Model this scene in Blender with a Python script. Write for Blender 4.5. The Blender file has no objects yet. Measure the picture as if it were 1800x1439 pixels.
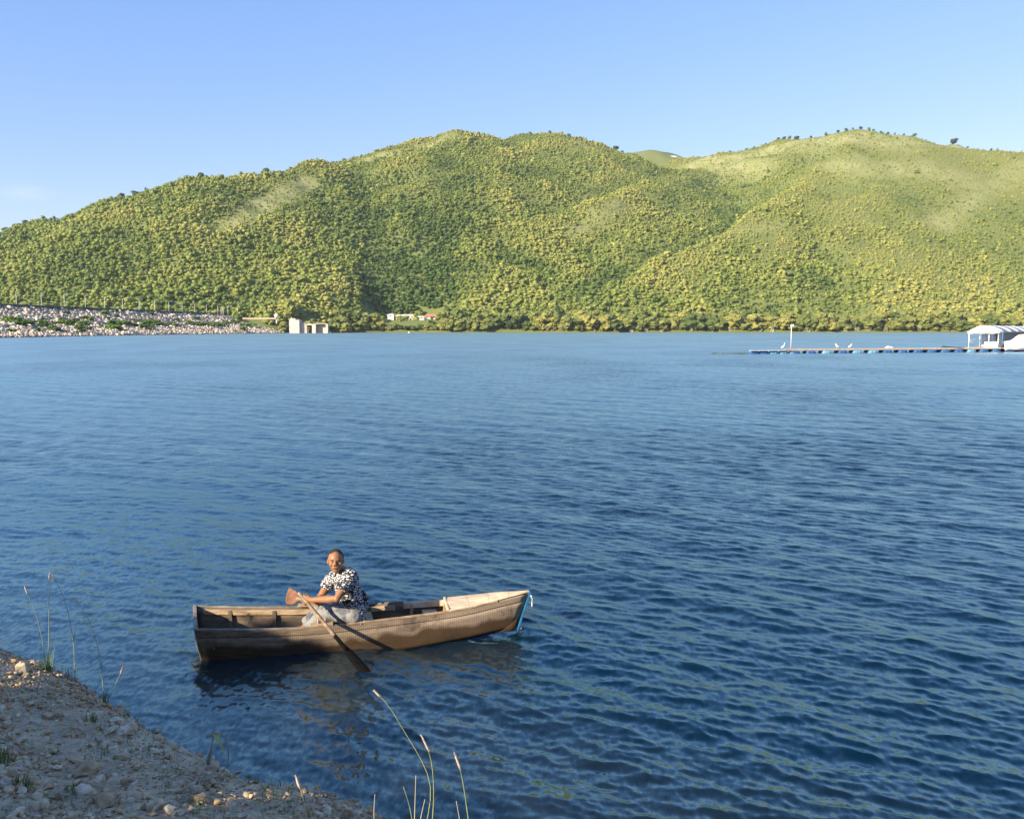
import bpy, bmesh, math, random
import numpy as np
from mathutils import Vector, Matrix, Euler, Quaternion

random.seed(7)
RNG = np.random.default_rng(11)
PI = math.pi
scene = bpy.context.scene
COL = scene.collection

# ------------------------------------------------------------------ camera
CAM_H = 3.2
FPX = 1500.0                      # focal length in pixels of the 1800 px wide photograph
PITCH = math.atan(141.5 / FPX)
cam_data = bpy.data.cameras.new("camera")
cam = bpy.data.objects.new("camera", cam_data)
COL.objects.link(cam)
cam.location = (0, 0, CAM_H)
cam.rotation_euler = (PI / 2 - PITCH, 0, 0)
cam_data.sensor_width = 36
cam_data.lens = 36 * FPX / 1800
cam_data.clip_start = 0.05
cam_data.clip_end = 12000
scene.camera = cam

# ------------------------------------------------------------------ sky, sun, exposure
SUN_H = Vector((0.74, 0.67, 0)).normalized()     # horizontal travel direction of the sunlight
SUN_EL = math.radians(23)
world = bpy.data.worlds.new("World")
scene.world = world
world.use_nodes = True
wn = world.node_tree.nodes
wl = world.node_tree.links
bg = wn["Background"]
sky = wn.new("ShaderNodeTexSky")
sky.sky_type = 'NISHITA'
sky.sun_disc = False
sky.sun_elevation = SUN_EL
sky.sun_rotation = math.atan2(-SUN_H.x, -SUN_H.y)
sky.altitude = 300
sky.air_density = 1.0
sky.dust_density = 0.2
sky.ozone_density = 2.0
bg.inputs["Strength"].default_value = 0.12
# the whole sky through one response curve per channel (the camera's deep blue rendering)
sep = wn.new("ShaderNodeSeparateColor")
comb = wn.new("ShaderNodeCombineColor")
wl.new(sky.outputs[0], sep.inputs[0])
for i_, (pw, mul) in enumerate(((0.95, 0.745), (0.7, 1.03), (0.52, 1.84))):
    a_ = wn.new("ShaderNodeMath"); a_.operation = 'POWER'; a_.inputs[1].default_value = pw
    b_ = wn.new("ShaderNodeMath"); b_.operation = 'MULTIPLY'; b_.inputs[1].default_value = mul
    wl.new(sep.outputs[i_], a_.inputs[0]); wl.new(a_.outputs[0], b_.inputs[0]); wl.new(b_.outputs[0], comb.inputs[i_])
# one faint wisp of cloud low on the left
wtc = wn.new("ShaderNodeTexCoord")
wsub = wn.new("ShaderNodeVectorMath"); wsub.operation = 'SUBTRACT'
wsub.inputs[1].default_value = tuple(Vector((-0.5587, 1.0, 0.1555)).normalized())
wl.new(wtc.outputs["Generated"], wsub.inputs[0])
wsc = wn.new("ShaderNodeVectorMath"); wsc.operation = 'MULTIPLY'; wsc.inputs[1].default_value = (30, 30, 110)
wl.new(wsub.outputs[0], wsc.inputs[0])
wln = wn.new("ShaderNodeVectorMath"); wln.operation = 'LENGTH'; wl.new(wsc.outputs[0], wln.inputs[0])
wmr = wn.new("ShaderNodeMapRange"); wmr.inputs["From Min"].default_value = 1.0; wmr.inputs["From Max"].default_value = 0.0; wmr.inputs["To Max"].default_value = 0.5
wl.new(wln.outputs["Value"], wmr.inputs["Value"])
wnz = wn.new("ShaderNodeTexNoise"); wnz.inputs["Scale"].default_value = 1.6; wnz.inputs["Detail"].default_value = 4
wl.new(wsc.outputs[0], wnz.inputs["Vector"])
wmu = wn.new("ShaderNodeMath"); wmu.operation = 'MULTIPLY'; wmu.use_clamp = True
wl.new(wmr.outputs[0], wmu.inputs[0]); wl.new(wnz.outputs["Fac"], wmu.inputs[1])
wmx = wn.new("ShaderNodeMix"); wmx.data_type = 'RGBA'; wmx.inputs[7].default_value = (3.6, 3.9, 4.3, 1)
wl.new(wmu.outputs[0], wmx.inputs[0]); wl.new(comb.outputs[0], wmx.inputs[6])
wl.new(wmx.outputs[2], bg.inputs["Color"])

sun_data = bpy.data.lights.new("sun", 'SUN')
sun_data.energy = 5.0
sun_data.angle = math.radians(0.53)
sun_data.color = (1.0, 0.86, 0.66)
sun = bpy.data.objects.new("sun", sun_data)
COL.objects.link(sun)
sdir = Vector((SUN_H.x * math.cos(SUN_EL), SUN_H.y * math.cos(SUN_EL), -math.sin(SUN_EL)))
sun.rotation_euler = sdir.to_track_quat('-Z', 'Y').to_euler()
sun.location = (-20, -20, 30)

vs = scene.view_settings
vs.view_transform = 'Standard'
vs.look = 'None'
vs.gamma = 1
vs.exposure = 1.15
vs.use_curve_mapping = False
scene.render.engine = 'CYCLES'
cy = scene.cycles
cy.use_denoising = True
cy.max_bounces = 6
cy.diffuse_bounces = 2
cy.glossy_bounces = 3
cy.transmission_bounces = 2
cy.volume_bounces = 0
cy.caustics_reflective = False
cy.caustics_refractive = False
cy.volume_step_rate = 4
cy.sample_clamp_indirect = 6


# ------------------------------------------------------------------ placing helpers
def ray(px, py):
    a = (px - 900) / FPX
    b = (719.5 - py) / FPX
    return Vector((a, math.cos(PITCH) + b * math.sin(PITCH), -math.sin(PITCH) + b * math.cos(PITCH)))


def G(px, py, z=0.0):
    r = ray(px, py)
    t = (z - CAM_H) / r.z
    return Vector((r.x * t, r.y * t, z))


def D(px, py, Y):
    r = ray(px, py)
    t = Y / r.y
    return Vector((r.x * t, Y, CAM_H + r.z * t))


def tag(o, label=None, cat=None, group=None, kind=None):
    if label: o['label'] = label
    if cat: o['category'] = cat
    if group: o['group'] = group
    if kind: o['kind'] = kind
    return o


def empty(name, loc=(0, 0, 0), label=None, cat=None, group=None, rz=0.0):
    o = bpy.data.objects.new(name, None)
    COL.objects.link(o)
    o.location = loc
    o.rotation_euler = (0, 0, rz)
    o.empty_display_size = 0.1
    return tag(o, label, cat, group)


def link_mesh(name, me, parent=None):
    """world-space mesh; if the parent is given, keep the world position"""
    o = bpy.data.objects.new(name, me)
    COL.objects.link(o)
    if parent is not None:
        o.parent = parent
        m = Matrix.Identity(4)
        p = parent
        chain = []
        while p is not None:
            chain.append(p)
            p = p.parent
        for q in reversed(chain):
            m = m @ Matrix.Translation(q.location) @ q.rotation_euler.to_matrix().to_4x4() @ Matrix.Diagonal((*q.scale, 1))
        inv = m.inverted()
        if me.users <= 1:
            me.transform(inv)
    return o


def copy_tree(o, parent=None):
    c = o.copy()
    COL.objects.link(c)
    if parent is not None:
        c.parent = parent
    for ch in list(o.children):
        copy_tree(ch, c)
    return c


class MB:
    def __init__(s):
        s.v = []
        s.f = []
        s.mi = []

    def add(s, vs, fs, mi=0):
        b = len(s.v)
        s.v += [tuple(v) for v in vs]
        s.f += [tuple(b + i for i in f) for f in fs]
        s.mi += [mi] * len(fs)
        return s

    def box(s, c, size, rot=None, mi=0, taper=1.0):
        hx, hy, hz = size[0] / 2, size[1] / 2, size[2] / 2
        R = rot if rot is not None else Matrix.Identity(3)
        vs = []
        for z, k in ((-hz, 1), (hz, taper)):
            for x, y in ((-hx, -hy), (hx, -hy), (hx, hy), (-hx, hy)):
                vs.append(Vector(c) + R @ Vector((x * k, y * k, z)))
        return s.add(vs, [(3, 2, 1, 0), (4, 5, 6, 7), (0, 1, 5, 4), (1, 2, 6, 5), (2, 3, 7, 6), (3, 0, 4, 7)], mi)

    def beam(s, a, b, w, h, up=Vector((0, 0, 1)), mi=0):
        a = Vector(a); b = Vector(b)
        d = (b - a)
        L = d.length
        d.normalize()
        side = d.cross(up)
        if side.length < 1e-4: side = Vector((1, 0, 0))
        side.normalize()
        u = side.cross(d)
        vs = []
        for p in (a, b):
            for x, y in ((-w / 2, -h / 2), (w / 2, -h / 2), (w / 2, h / 2), (-w / 2, h / 2)):
                vs.append(p + side * x + u * y)
        return s.add(vs, [(0, 1, 2, 3), (7, 6, 5, 4), (1, 0, 4, 5), (2, 1, 5, 6), (3, 2, 6, 7), (0, 3, 7, 4)], mi)

    def tube(s, pts, rad, n=8, cap=True, mi=0, flat=1.0, flat_dir=None):
        pts = [Vector(p) for p in pts]
        if not hasattr(rad, '__len__'): rad = [rad] * len(pts)
        rings = []
        prev = None
        b0 = len(s.v)
        for i, p in enumerate(pts):
            if i == 0: d = pts[1] - pts[0]
            elif i == len(pts) - 1: d = pts[-1] - pts[-2]
            else: d = pts[i + 1] - pts[i - 1]
            d.normalize()
            if flat_dir is not None:
                a = (flat_dir - d * flat_dir.dot(d)).normalized()
            elif prev is None:
                a = d.orthogonal().normalized()
            else:
                a = (prev - d * prev.dot(d)).normalized()
            prev = a
            c = d.cross(a)
            s.v += [tuple(p + (a * math.cos(2 * PI * k / n) * flat + c * math.sin(2 * PI * k / n)) * rad[i]) for k in range(n)]
        m = len(pts)
        for i in range(m - 1):
            for k in range(n):
                s.f.append((b0 + i * n + k, b0 + i * n + (k + 1) % n, b0 + (i + 1) * n + (k + 1) % n, b0 + (i + 1) * n + k))
                s.mi.append(mi)
        if cap:
            s.f.append(tuple(b0 + k for k in range(n))[::-1]); s.mi.append(mi)
            s.f.append(tuple(b0 + (m - 1) * n + k for k in range(n))); s.mi.append(mi)
        return s

    def ball(s, c, r, rot=None, sub=3, mi=0, fn=None):
        bm = bmesh.new()
        bmesh.ops.create_icosphere(bm, subdivisions=sub, radius=1)
        R = rot if rot is not None else Matrix.Identity(3)
        if not hasattr(r, '__len__'): r = (r, r, r)
        vs = []
        for v in bm.verts:
            q = Vector(v.co)
            if fn: q = fn(q)
            vs.append(Vector(c) + R @ Vector((q.x * r[0], q.y * r[1], q.z * r[2])))
        fs = [[v.index for v in f.verts] for f in bm.faces]
        bm.free()
        return s.add(vs, fs, mi)

    def mesh(s, name, mats):
        me = bpy.data.meshes.new(name)
        me.from_pydata(s.v, [], s.f)
        if not isinstance(mats, (list, tuple)): mats = [mats]
        for m in mats: me.materials.append(m)
        if len(mats) > 1: me.polygons.foreach_set('material_index', s.mi)
        me.update()
        return me

    def build(s, name, mats, parent=None, smooth=False, bevel=0.0):
        me = s.mesh(name, mats)
        if smooth: me.shade_smooth()
        o = link_mesh(name, me, parent)
        if bevel:
            b = o.modifiers.new("bevel", 'BEVEL')
            b.width = bevel
            b.segments = 2
            b.limit_method = 'ANGLE'
        return o


# ------------------------------------------------------------------ materials
def new_mat(name):
    m = bpy.data.materials.new(name)
    m.use_nodes = True
    return m, m.node_tree.nodes, m.node_tree.links, m.node_tree.nodes["Principled BSDF"]


def mat(name, c1, c2=None, scale=5.0, stretch=(1, 1, 1), rough=0.7, bump=0.0, bscale=None, detail=6, spec=0.5, c3=None,
        metallic=0.0, contrast=(0.35, 0.65)):
    m, n, l, p = new_mat(name)
    p.inputs["Roughness"].default_value = rough
    p.inputs["Specular IOR Level"].default_value = spec
    p.inputs["Metallic"].default_value = metallic
    p.inputs["Base Color"].default_value = (*c1, 1)
    if c2 is not None or bump:
        tc = n.new("ShaderNodeTexCoord")
        mp = n.new("ShaderNodeMapping")
        mp.inputs["Scale"].default_value = stretch
        l.new(tc.outputs["Object"], mp.inputs["Vector"])
        nz = n.new("ShaderNodeTexNoise")
        nz.inputs["Scale"].default_value = scale
        nz.inputs["Detail"].default_value = detail
        nz.inputs["Roughness"].default_value = 0.65
        l.new(mp.outputs[0], nz.inputs["Vector"])
        if c2 is not None:
            cr = n.new("ShaderNodeValToRGB")
            cr.color_ramp.elements[0].position = contrast[0]
            cr.color_ramp.elements[1].position = contrast[1]
            cr.color_ramp.elements[0].color = (*c1, 1)
            cr.color_ramp.elements[1].color = (*c2, 1)
            if c3 is not None:
                e = cr.color_ramp.elements.new(0.5)
                e.color = (*c3, 1)
            l.new(nz.outputs["Fac"], cr.inputs["Fac"])
            l.new(cr.outputs[0], p.inputs["Base Color"])
        if bump:
            nb = nz
            if bscale:
                nb = n.new("ShaderNodeTexNoise")
                nb.inputs["Scale"].default_value = bscale
                nb.inputs["Detail"].default_value = 5
                l.new(mp.outputs[0], nb.inputs["Vector"])
            bp = n.new("ShaderNodeBump")
            bp.inputs["Strength"].default_value = 1.0
            bp.inputs["Distance"].default_value = bump
            l.new(nb.outputs["Fac"], bp.inputs["Height"])
            l.new(bp.outputs[0], p.inputs["Normal"])
    return m


def leaf_mat(name, tint_attr=None, dark=(0.035, 0.06, 0.016), mid=(0.085, 0.12, 0.025), light=(0.17, 0.17, 0.04), per='RANDOM', nscale=0.5):
    """foliage: dark to light by an attribute or the object's random value, plus fine clump noise"""
    m, n, l, p = new_mat(name)
    p.inputs["Roughness"].default_value = 0.65
    p.inputs["Specular IOR Level"].default_value = 0.25
    cr = n.new("ShaderNodeValToRGB")
    e = cr.color_ramp.elements
    e[0].position = 0.0; e[0].color = (*dark, 1)
    e[1].position = 1.0; e[1].color = (*light, 1)
    k = e.new(0.5); k.color = (*mid, 1)
    if tint_attr:
        a = n.new("ShaderNodeAttribute")
        a.attribute_type = 'INSTANCER'
        a.attribute_name = tint_attr
        src = a.outputs["Fac"]
    else:
        oi = n.new("ShaderNodeObjectInfo")
        src = oi.outputs["Random"]
    geo = n.new("ShaderNodeNewGeometry")
    nz = n.new("ShaderNodeTexNoise")
    nz.inputs["Scale"].default_value = nscale
    nz.inputs["Detail"].default_value = 3
    l.new(geo.outputs["Position"], nz.inputs["Vector"])
    ma = n.new("ShaderNodeMath"); ma.operation = 'MULTIPLY_ADD'
    l.new(nz.outputs["Fac"], ma.inputs[0])
    ma.inputs[1].default_value = 0.7
    ad = n.new("ShaderNodeMath"); ad.operation = 'ADD'; ad.inputs[1].default_value = -0.35
    l.new(src, ad.inputs[0])
    l.new(ad.outputs[0], ma.inputs[2])
    l.new(ma.outputs[0], cr.inputs["Fac"])
    l.new(cr.outputs[0], p.inputs["Base Color"])
    return m


# ------------------------------------------------------------------ numpy noise
_T = np.random.default_rng(5).random((256, 256))


def vnoise(x, y):
    xi = np.floor(x).astype(int); yi = np.floor(y).astype(int)
    fx = x - xi; fy = y - yi
    fx = fx * fx * (3 - 2 * fx); fy = fy * fy * (3 - 2 * fy)
    g = lambda a, b: _T[a & 255, b & 255]
    return (g(xi, yi) * (1 - fx) + g(xi + 1, yi) * fx) * (1 - fy) + (g(xi, yi + 1) * (1 - fx) + g(xi + 1, yi + 1) * fx) * fy


def fbm(x, y, o=4):
    r = 0; a = 0.5; s = 0
    for i in range(o):
        r = r + a * vnoise(x * 2 ** i + 17.3 * i, y * 2 ** i + 9.1 * i)
        s += a; a *= 0.5
    return r / s


# ------------------------------------------------------------------ far hills
def R(*pts, slope=0.55, rnd=25.0, drop=4.0):
    out = []
    for px, py, Y in pts:
        v = D(px, py, Y)
        out.append((v.x, v.y, v.z - drop))
    return (np.array(out), slope, rnd)


RIDGES = [
    R((-300, 480, 800), (-150, 440, 860), (0, 403, 930), (100, 372, 960), (200, 345, 990), (300, 320, 1010), (380, 300, 1030),
      (480, 299, 1060), (570, 290, 1120), (610, 274, 1200), (700, 250, 1260), (760, 233, 1290), (800, 223, 1300), (880, 232, 1330),
      (930, 228, 1345), (960, 228, 1350), (1000, 238, 1350), (1040, 246, 1350), (1075, 262, 1340), (1140, 290, 1320), (1220, 298, 1330), slope=0.53, drop=8),
    R((545, 300, 1100), (460, 345, 1010), (390, 400, 930), (300, 470, 870), (230, 530, 800), slope=0.8, rnd=14),
    R((200, 350, 990), (150, 420, 900), (60, 500, 820), (20, 540, 780), slope=0.75, rnd=14),
    R((700, 255, 1260), (690, 330, 1120), (640, 420, 980), (600, 500, 860), slope=0.8, rnd=14),
    R((840, 545, 790), (860, 485, 850), (930, 420, 930), (1033, 362, 1020), (1100, 333, 1100), (1180, 300, 1250), slope=0.75, rnd=10),
    R((960, 240, 1340), (900, 300, 1180), (880, 370, 1050), slope=0.6, rnd=20),
    R((965, 572, 790), (1100, 500, 830), (1200, 440, 890), (1300, 395, 950), (1400, 335, 1060), (1450, 290, 1180), (1480, 246, 1290), slope=0.72, rnd=14),
    R((1160, 300, 1400), (1200, 272, 1440), (1300, 258, 1400), (1360, 247, 1380), (1400, 237, 1350), (1450, 230, 1320), (1500, 227, 1300), (1560, 231, 1310),
      (1600, 235, 1340), (1700, 249, 1390), (1760, 257, 1350), (1800, 254, 1290), (1880, 235, 1240), (2100, 200, 1200), (2400, 230, 1150), slope=0.55, drop=10),
    R((1500, 245, 1260), (1600, 262, 1230), (1680, 262, 1230), (1760, 262, 1240), slope=0.6, rnd=30),
    R((1830, 260, 1230), (1720, 340, 1080), (1640, 430, 960), (1590, 520, 860), slope=0.8, rnd=14),
    R((1560, 250, 1260), (1500, 340, 1100), (1470, 430, 970), (1440, 520, 860), slope=0.75, rnd=14),
    R((1960, 300, 1100), (1900, 400, 960), (1850, 500, 860), slope=0.8, rnd=14),
    R((1060, 268, 1900), (1110, 261, 1900), (1150, 258, 1900), (1200, 268, 1900), (1260, 275, 1900), slope=0.5, drop=12),
]


HOUSE_Y = 800.0
HOUSE_X = (728 - 900) / FPX * HOUSE_Y


def shore_y(X):
    return 742 + 0.10 * np.clip(X + 50, 0, 900) + 14 * (vnoise(X / 70.0 + 3, X * 0 + 2) - 0.5) - 60 * np.clip((-110 - X) / 90, 0, 1) ** 1.5


def hill_z(X, Y, fine=True):
    X = np.asarray(X, float); Y = np.asarray(Y, float)
    k = 7.0
    # warp the plan a little so that slopes have gullies
    wx = X + 26 * (fbm(X / 150 + 5, Y / 150) - 0.5)
    wy = Y + 26 * (fbm(X / 150 + 51, Y / 150 + 9) - 0.5)
    acc = None
    for pts, slope, rnd in RIDGES:
        best = np.full(X.shape, -1e3)
        for a, b in zip(pts[:-1], pts[1:]):
            dx, dy, dz = b - a
            t = np.clip(((wx - a[0]) * dx + (wy - a[1]) * dy) / (dx * dx + dy * dy), 0, 1)
            d = np.hypot(wx - a[0] - t * dx, wy - a[1] - t * dy)
            best = np.maximum(best, a[2] + t * dz - slope * (np.sqrt(d * d + rnd * rnd) - rnd))
        e = np.exp(np.clip(best / k, -60, 80))
        acc = e if acc is None else acc + e
    z = k * np.log(acc + 1)
    hgt = np.clip(z / 80, 0.0, 1)
    if fine:
        z = z + hgt * (26 * (fbm(X / 120, Y / 120, 3) - 0.5) + 13 * (fbm(X / 38, Y / 38, 2) - 0.5))
    # keep skylines: noise damped where the back ridge rules is not needed at this scale
    s = Y - shore_y(X)
    left = np.clip((-240 - X) / 30, 0, 1)
    foot = np.where(s > 0, 1.2 + 0.62 * s, np.maximum(-6, 0.5 * s))
    z = np.minimum(z, foot + 400 * left)
    z = np.maximum(z, np.where(s > 0, np.minimum(0.22 * s + 0.4, 9), np.maximum(-6, 0.5 * s)))
    # terrace of the houses
    hm = np.exp(-(np.abs(X - HOUSE_X - 0) / 46) ** 4)
    z = z * (1 - hm) + hm * np.minimum(z, 10.8 + 0.75 * np.maximum(0, Y - 797))
    # ground behind the dam crest
    base = 9.0 + 0 * X
    z = np.where(X < -232, np.maximum(z, np.where(Y < 740, base, z)), z)
    return z


def pick(px, py):
    """where the sight line of a pixel meets the hills"""
    t = np.arange(735, 1480, 3.0)
    for k in range(40):
        r = ray(px, py + k)
        X = r.x * t; Y = r.y * t; Z = CAM_H + r.z * t
        hit = hill_z(X, Y) > Z
        if hit.any():
            i = int(np.argmax(hit))
            return X[i], Y[i]
    return X[-1], Y[-1]


def strip_mask(X, Y, pts, w):
    m = np.zeros(np.shape(X))
    for a, b in zip(pts[:-1], pts[1:]):
        dx, dy = b[0] - a[0], b[1] - a[1]
        t = np.clip(((X - a[0]) * dx + (Y - a[1]) * dy) / (dx * dx + dy * dy + 1e-6), 0, 1)
        d = np.hypot(X - a[0] - t * dx, Y - a[1] - t * dy)
        m = np.maximum(m, np.exp(-(d / w) ** 2))
    return m


MEADOWS = [  # pale grassy openings between the trees: (polyline in the photo, width in metres, strength)
    ([(540, 318), (470, 360), (400, 400)], 16, 0.8),
    ([(505, 330), (440, 362)], 10, 0.8),
    ([(1010, 250), (1045, 262)], 16, 0.9),
    ([(640, 285), (690, 268), (780, 240)], 20, 0.6),
    ([(1230, 285), (1330, 270), (1400, 255), (1480, 243), (1560, 245), (1660, 255)], 42, 1.2),
    ([(1260, 300), (1340, 290)], 30, 0.8),
    ([(1480, 290), (1560, 300), (1640, 300), (1700, 320)], 34, 0.75),
    ([(1650, 400), (1700, 360), (1760, 320), (1800, 290)], 20, 0.65),
    ([(1280, 410), (1380, 400)], 14, 0.4),
        ([(350, 430), (300, 470)], 10, 0.35),
    ([(1000, 420), (1090, 360)], 14, 0.5),
]
MEADOWS = [([pick(*p) for p in pts], w, s) for pts, w, s in MEADOWS]


SHADE_STRIPS = [([pick(*p) for p in pts], w, k) for pts, w, k in [  # slope and gully shade painted into the tree tint as darker strips
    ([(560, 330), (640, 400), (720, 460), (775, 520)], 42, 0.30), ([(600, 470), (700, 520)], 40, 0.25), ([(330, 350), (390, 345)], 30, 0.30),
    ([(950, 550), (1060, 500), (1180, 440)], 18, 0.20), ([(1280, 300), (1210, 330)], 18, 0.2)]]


def meadow(X, Y):
    m = np.zeros(np.shape(X))
    for pts, w, s in MEADOWS:
        m = np.maximum(m, s * strip_mask(X, Y, pts, w))
    m = m * (0.65 + 0.7 * fbm(X / 30 + 3, Y / 30 + 8, 3))
    return np.clip(m, 0, 1)


def build_hills():
    xs = np.arange(-1300, 1500, 7.0)
    ys = np.concatenate([np.arange(250, 690, 20.0), np.arange(690, 1500, 6.0), np.arange(1500, 2300, 25.0)])
    X, Y = np.meshgrid(xs, ys)
    Z = hill_z(X, Y)
    Z = np.where((Y < 640) & (X > -226), -6, Z)
    V = np.stack([X, Y, Z], -1).reshape(-1, 3)
    nx, ny = len(xs), len(ys)
    i = np.arange(nx * ny).reshape(ny, nx)
    F = np.stack([i[:-1, :-1], i[:-1, 1:], i[1:, 1:], i[1:, :-1]], -1).reshape(-1, 4)
    me = bpy.data.meshes.new("hills")
    me.from_pydata(V.tolist(), [], F.tolist())
    at = me.attributes.new("grass", 'FLOAT', 'POINT')
    at.data.foreach_set("value", meadow(V[:, 0], V[:, 1]).astype(np.float32))
    me.shade_smooth()
    m, n, l, p = new_mat("hill_ground")
    p.inputs["Roughness"].default_value = 0.9
    p.inputs["Specular IOR Level"].default_value = 0.1
    a = n.new("ShaderNodeAttribute"); a.attribute_name = "grass"
    geo = n.new("ShaderNodeNewGeometry")
    nz = n.new("ShaderNodeTexNoise"); nz.inputs["Scale"].default_value = 0.05; nz.inputs["Detail"].default_value = 8
    nz.inputs["Roughness"].default_value = 0.7
    l.new(geo.outputs["Position"], nz.inputs["Vector"])
    c1 = n.new("ShaderNodeValToRGB")
    c1.color_ramp.elements[0].position = 0.38; c1.color_ramp.elements[0].color = (0.20, 0.225, 0.075, 1)
    c1.color_ramp.elements[1].position = 0.62; c1.color_ramp.elements[1].color = (0.31, 0.30, 0.14, 1)
    l.new(nz.outputs["Fac"], c1.inputs["Fac"])
    mix = n.new("ShaderNodeMix"); mix.data_type = 'RGBA'
    mix.inputs[6].default_value = (0.15, 0.175, 0.055, 1)
    l.new(a.outputs["Fac"], mix.inputs[0])
    l.new(c1.outputs[0], mix.inputs[7])
    l.new(mix.outputs[2], p.inputs["Base Color"])
    me.materials.append(m)
    o = bpy.data.objects.new("hills", me)
    COL.objects.link(o)
    tag(o, kind='structure')
    return o


build_hills()


# ------------------------------------------------------------------ tree crowns
def lumpy(bm, c, r, sub, amp, seed, squash=0.85):
    rnd = random.Random(seed)
    off = Vector((rnd.uniform(-50, 50), rnd.uniform(-50, 50), rnd.uniform(-50, 50)))
    from mathutils import noise
    ret = bmesh.ops.create_icosphere(bm, subdivisions=sub, radius=1)
    for v in ret['verts']:
        d = v.co.normalized()
        k = 1 + amp * (noise.noise(d * 1.7 + off) * 1.2 + noise.noise(d * 4.3 + off) * 0.9)
        v.co = Vector(c) + Vector((d.x * r * k, d.y * r * k, d.z * r * k * squash))


def leaf_cloud(bm, centres, n, size, seed):
    rnd = random.Random(seed)
    for _ in range(n):
        c, r = rnd.choice(centres)
        d = Vector((rnd.gauss(0, 1), rnd.gauss(0, 1), rnd.gauss(0.25, 1))).normalized()
        p = Vector(c) + Vector((d.x, d.y, d.z * 0.85)) * r * rnd.uniform(0.90, 1.38)
        s = size * rnd.uniform(0.6, 1.4)
        u = Vector((rnd.gauss(0, 1), rnd.gauss(0, 1), rnd.gauss(0, 1))).normalized()
        w = (d * 0.6 + u).normalized()
        a = w.orthogonal().normalized() * s
        b = w.cross(a).normalized() * s * rnd.uniform(0.5, 0.9)
        vs = [bm.verts.new(p + a), bm.verts.new(p + b), bm.verts.new(p - a), bm.verts.new(p - b)]
        bm.faces.new(vs)


def crown_mesh(name, material, seed, w=1.0, h=1.0, lumps=7, sub=2, leaves=150, leaf=0.09, base=0.25, amp=0.35):
    """unit crown: about 1 m wide and tall, standing on z = 0; scaled by its object"""
    rnd = random.Random(seed)
    bm = bmesh.new()
    cs = []
    for i in range(lumps):
        a = rnd.uniform(0, 2 * PI)
        q = rnd.random() ** 0.6 * 0.30 * w
        zz = base + (1 - base) * rnd.uniform(0.12, 0.80) * h
        r = rnd.uniform(0.13, 0.25) * (1.15 - 0.45 * abs(zz / h - 0.5))
        c = (math.cos(a) * q, math.sin(a) * q, zz)
        cs.append((c, r))
        lumpy(bm, c, r, sub, amp, seed * 31 + i)
    leaf_cloud(bm, cs, leaves, leaf, seed * 7 + 1)
    me = bpy.data.meshes.new(name)
    bm.to_mesh(me)
    bm.free()
    me.materials.append(material)
    return me


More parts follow.
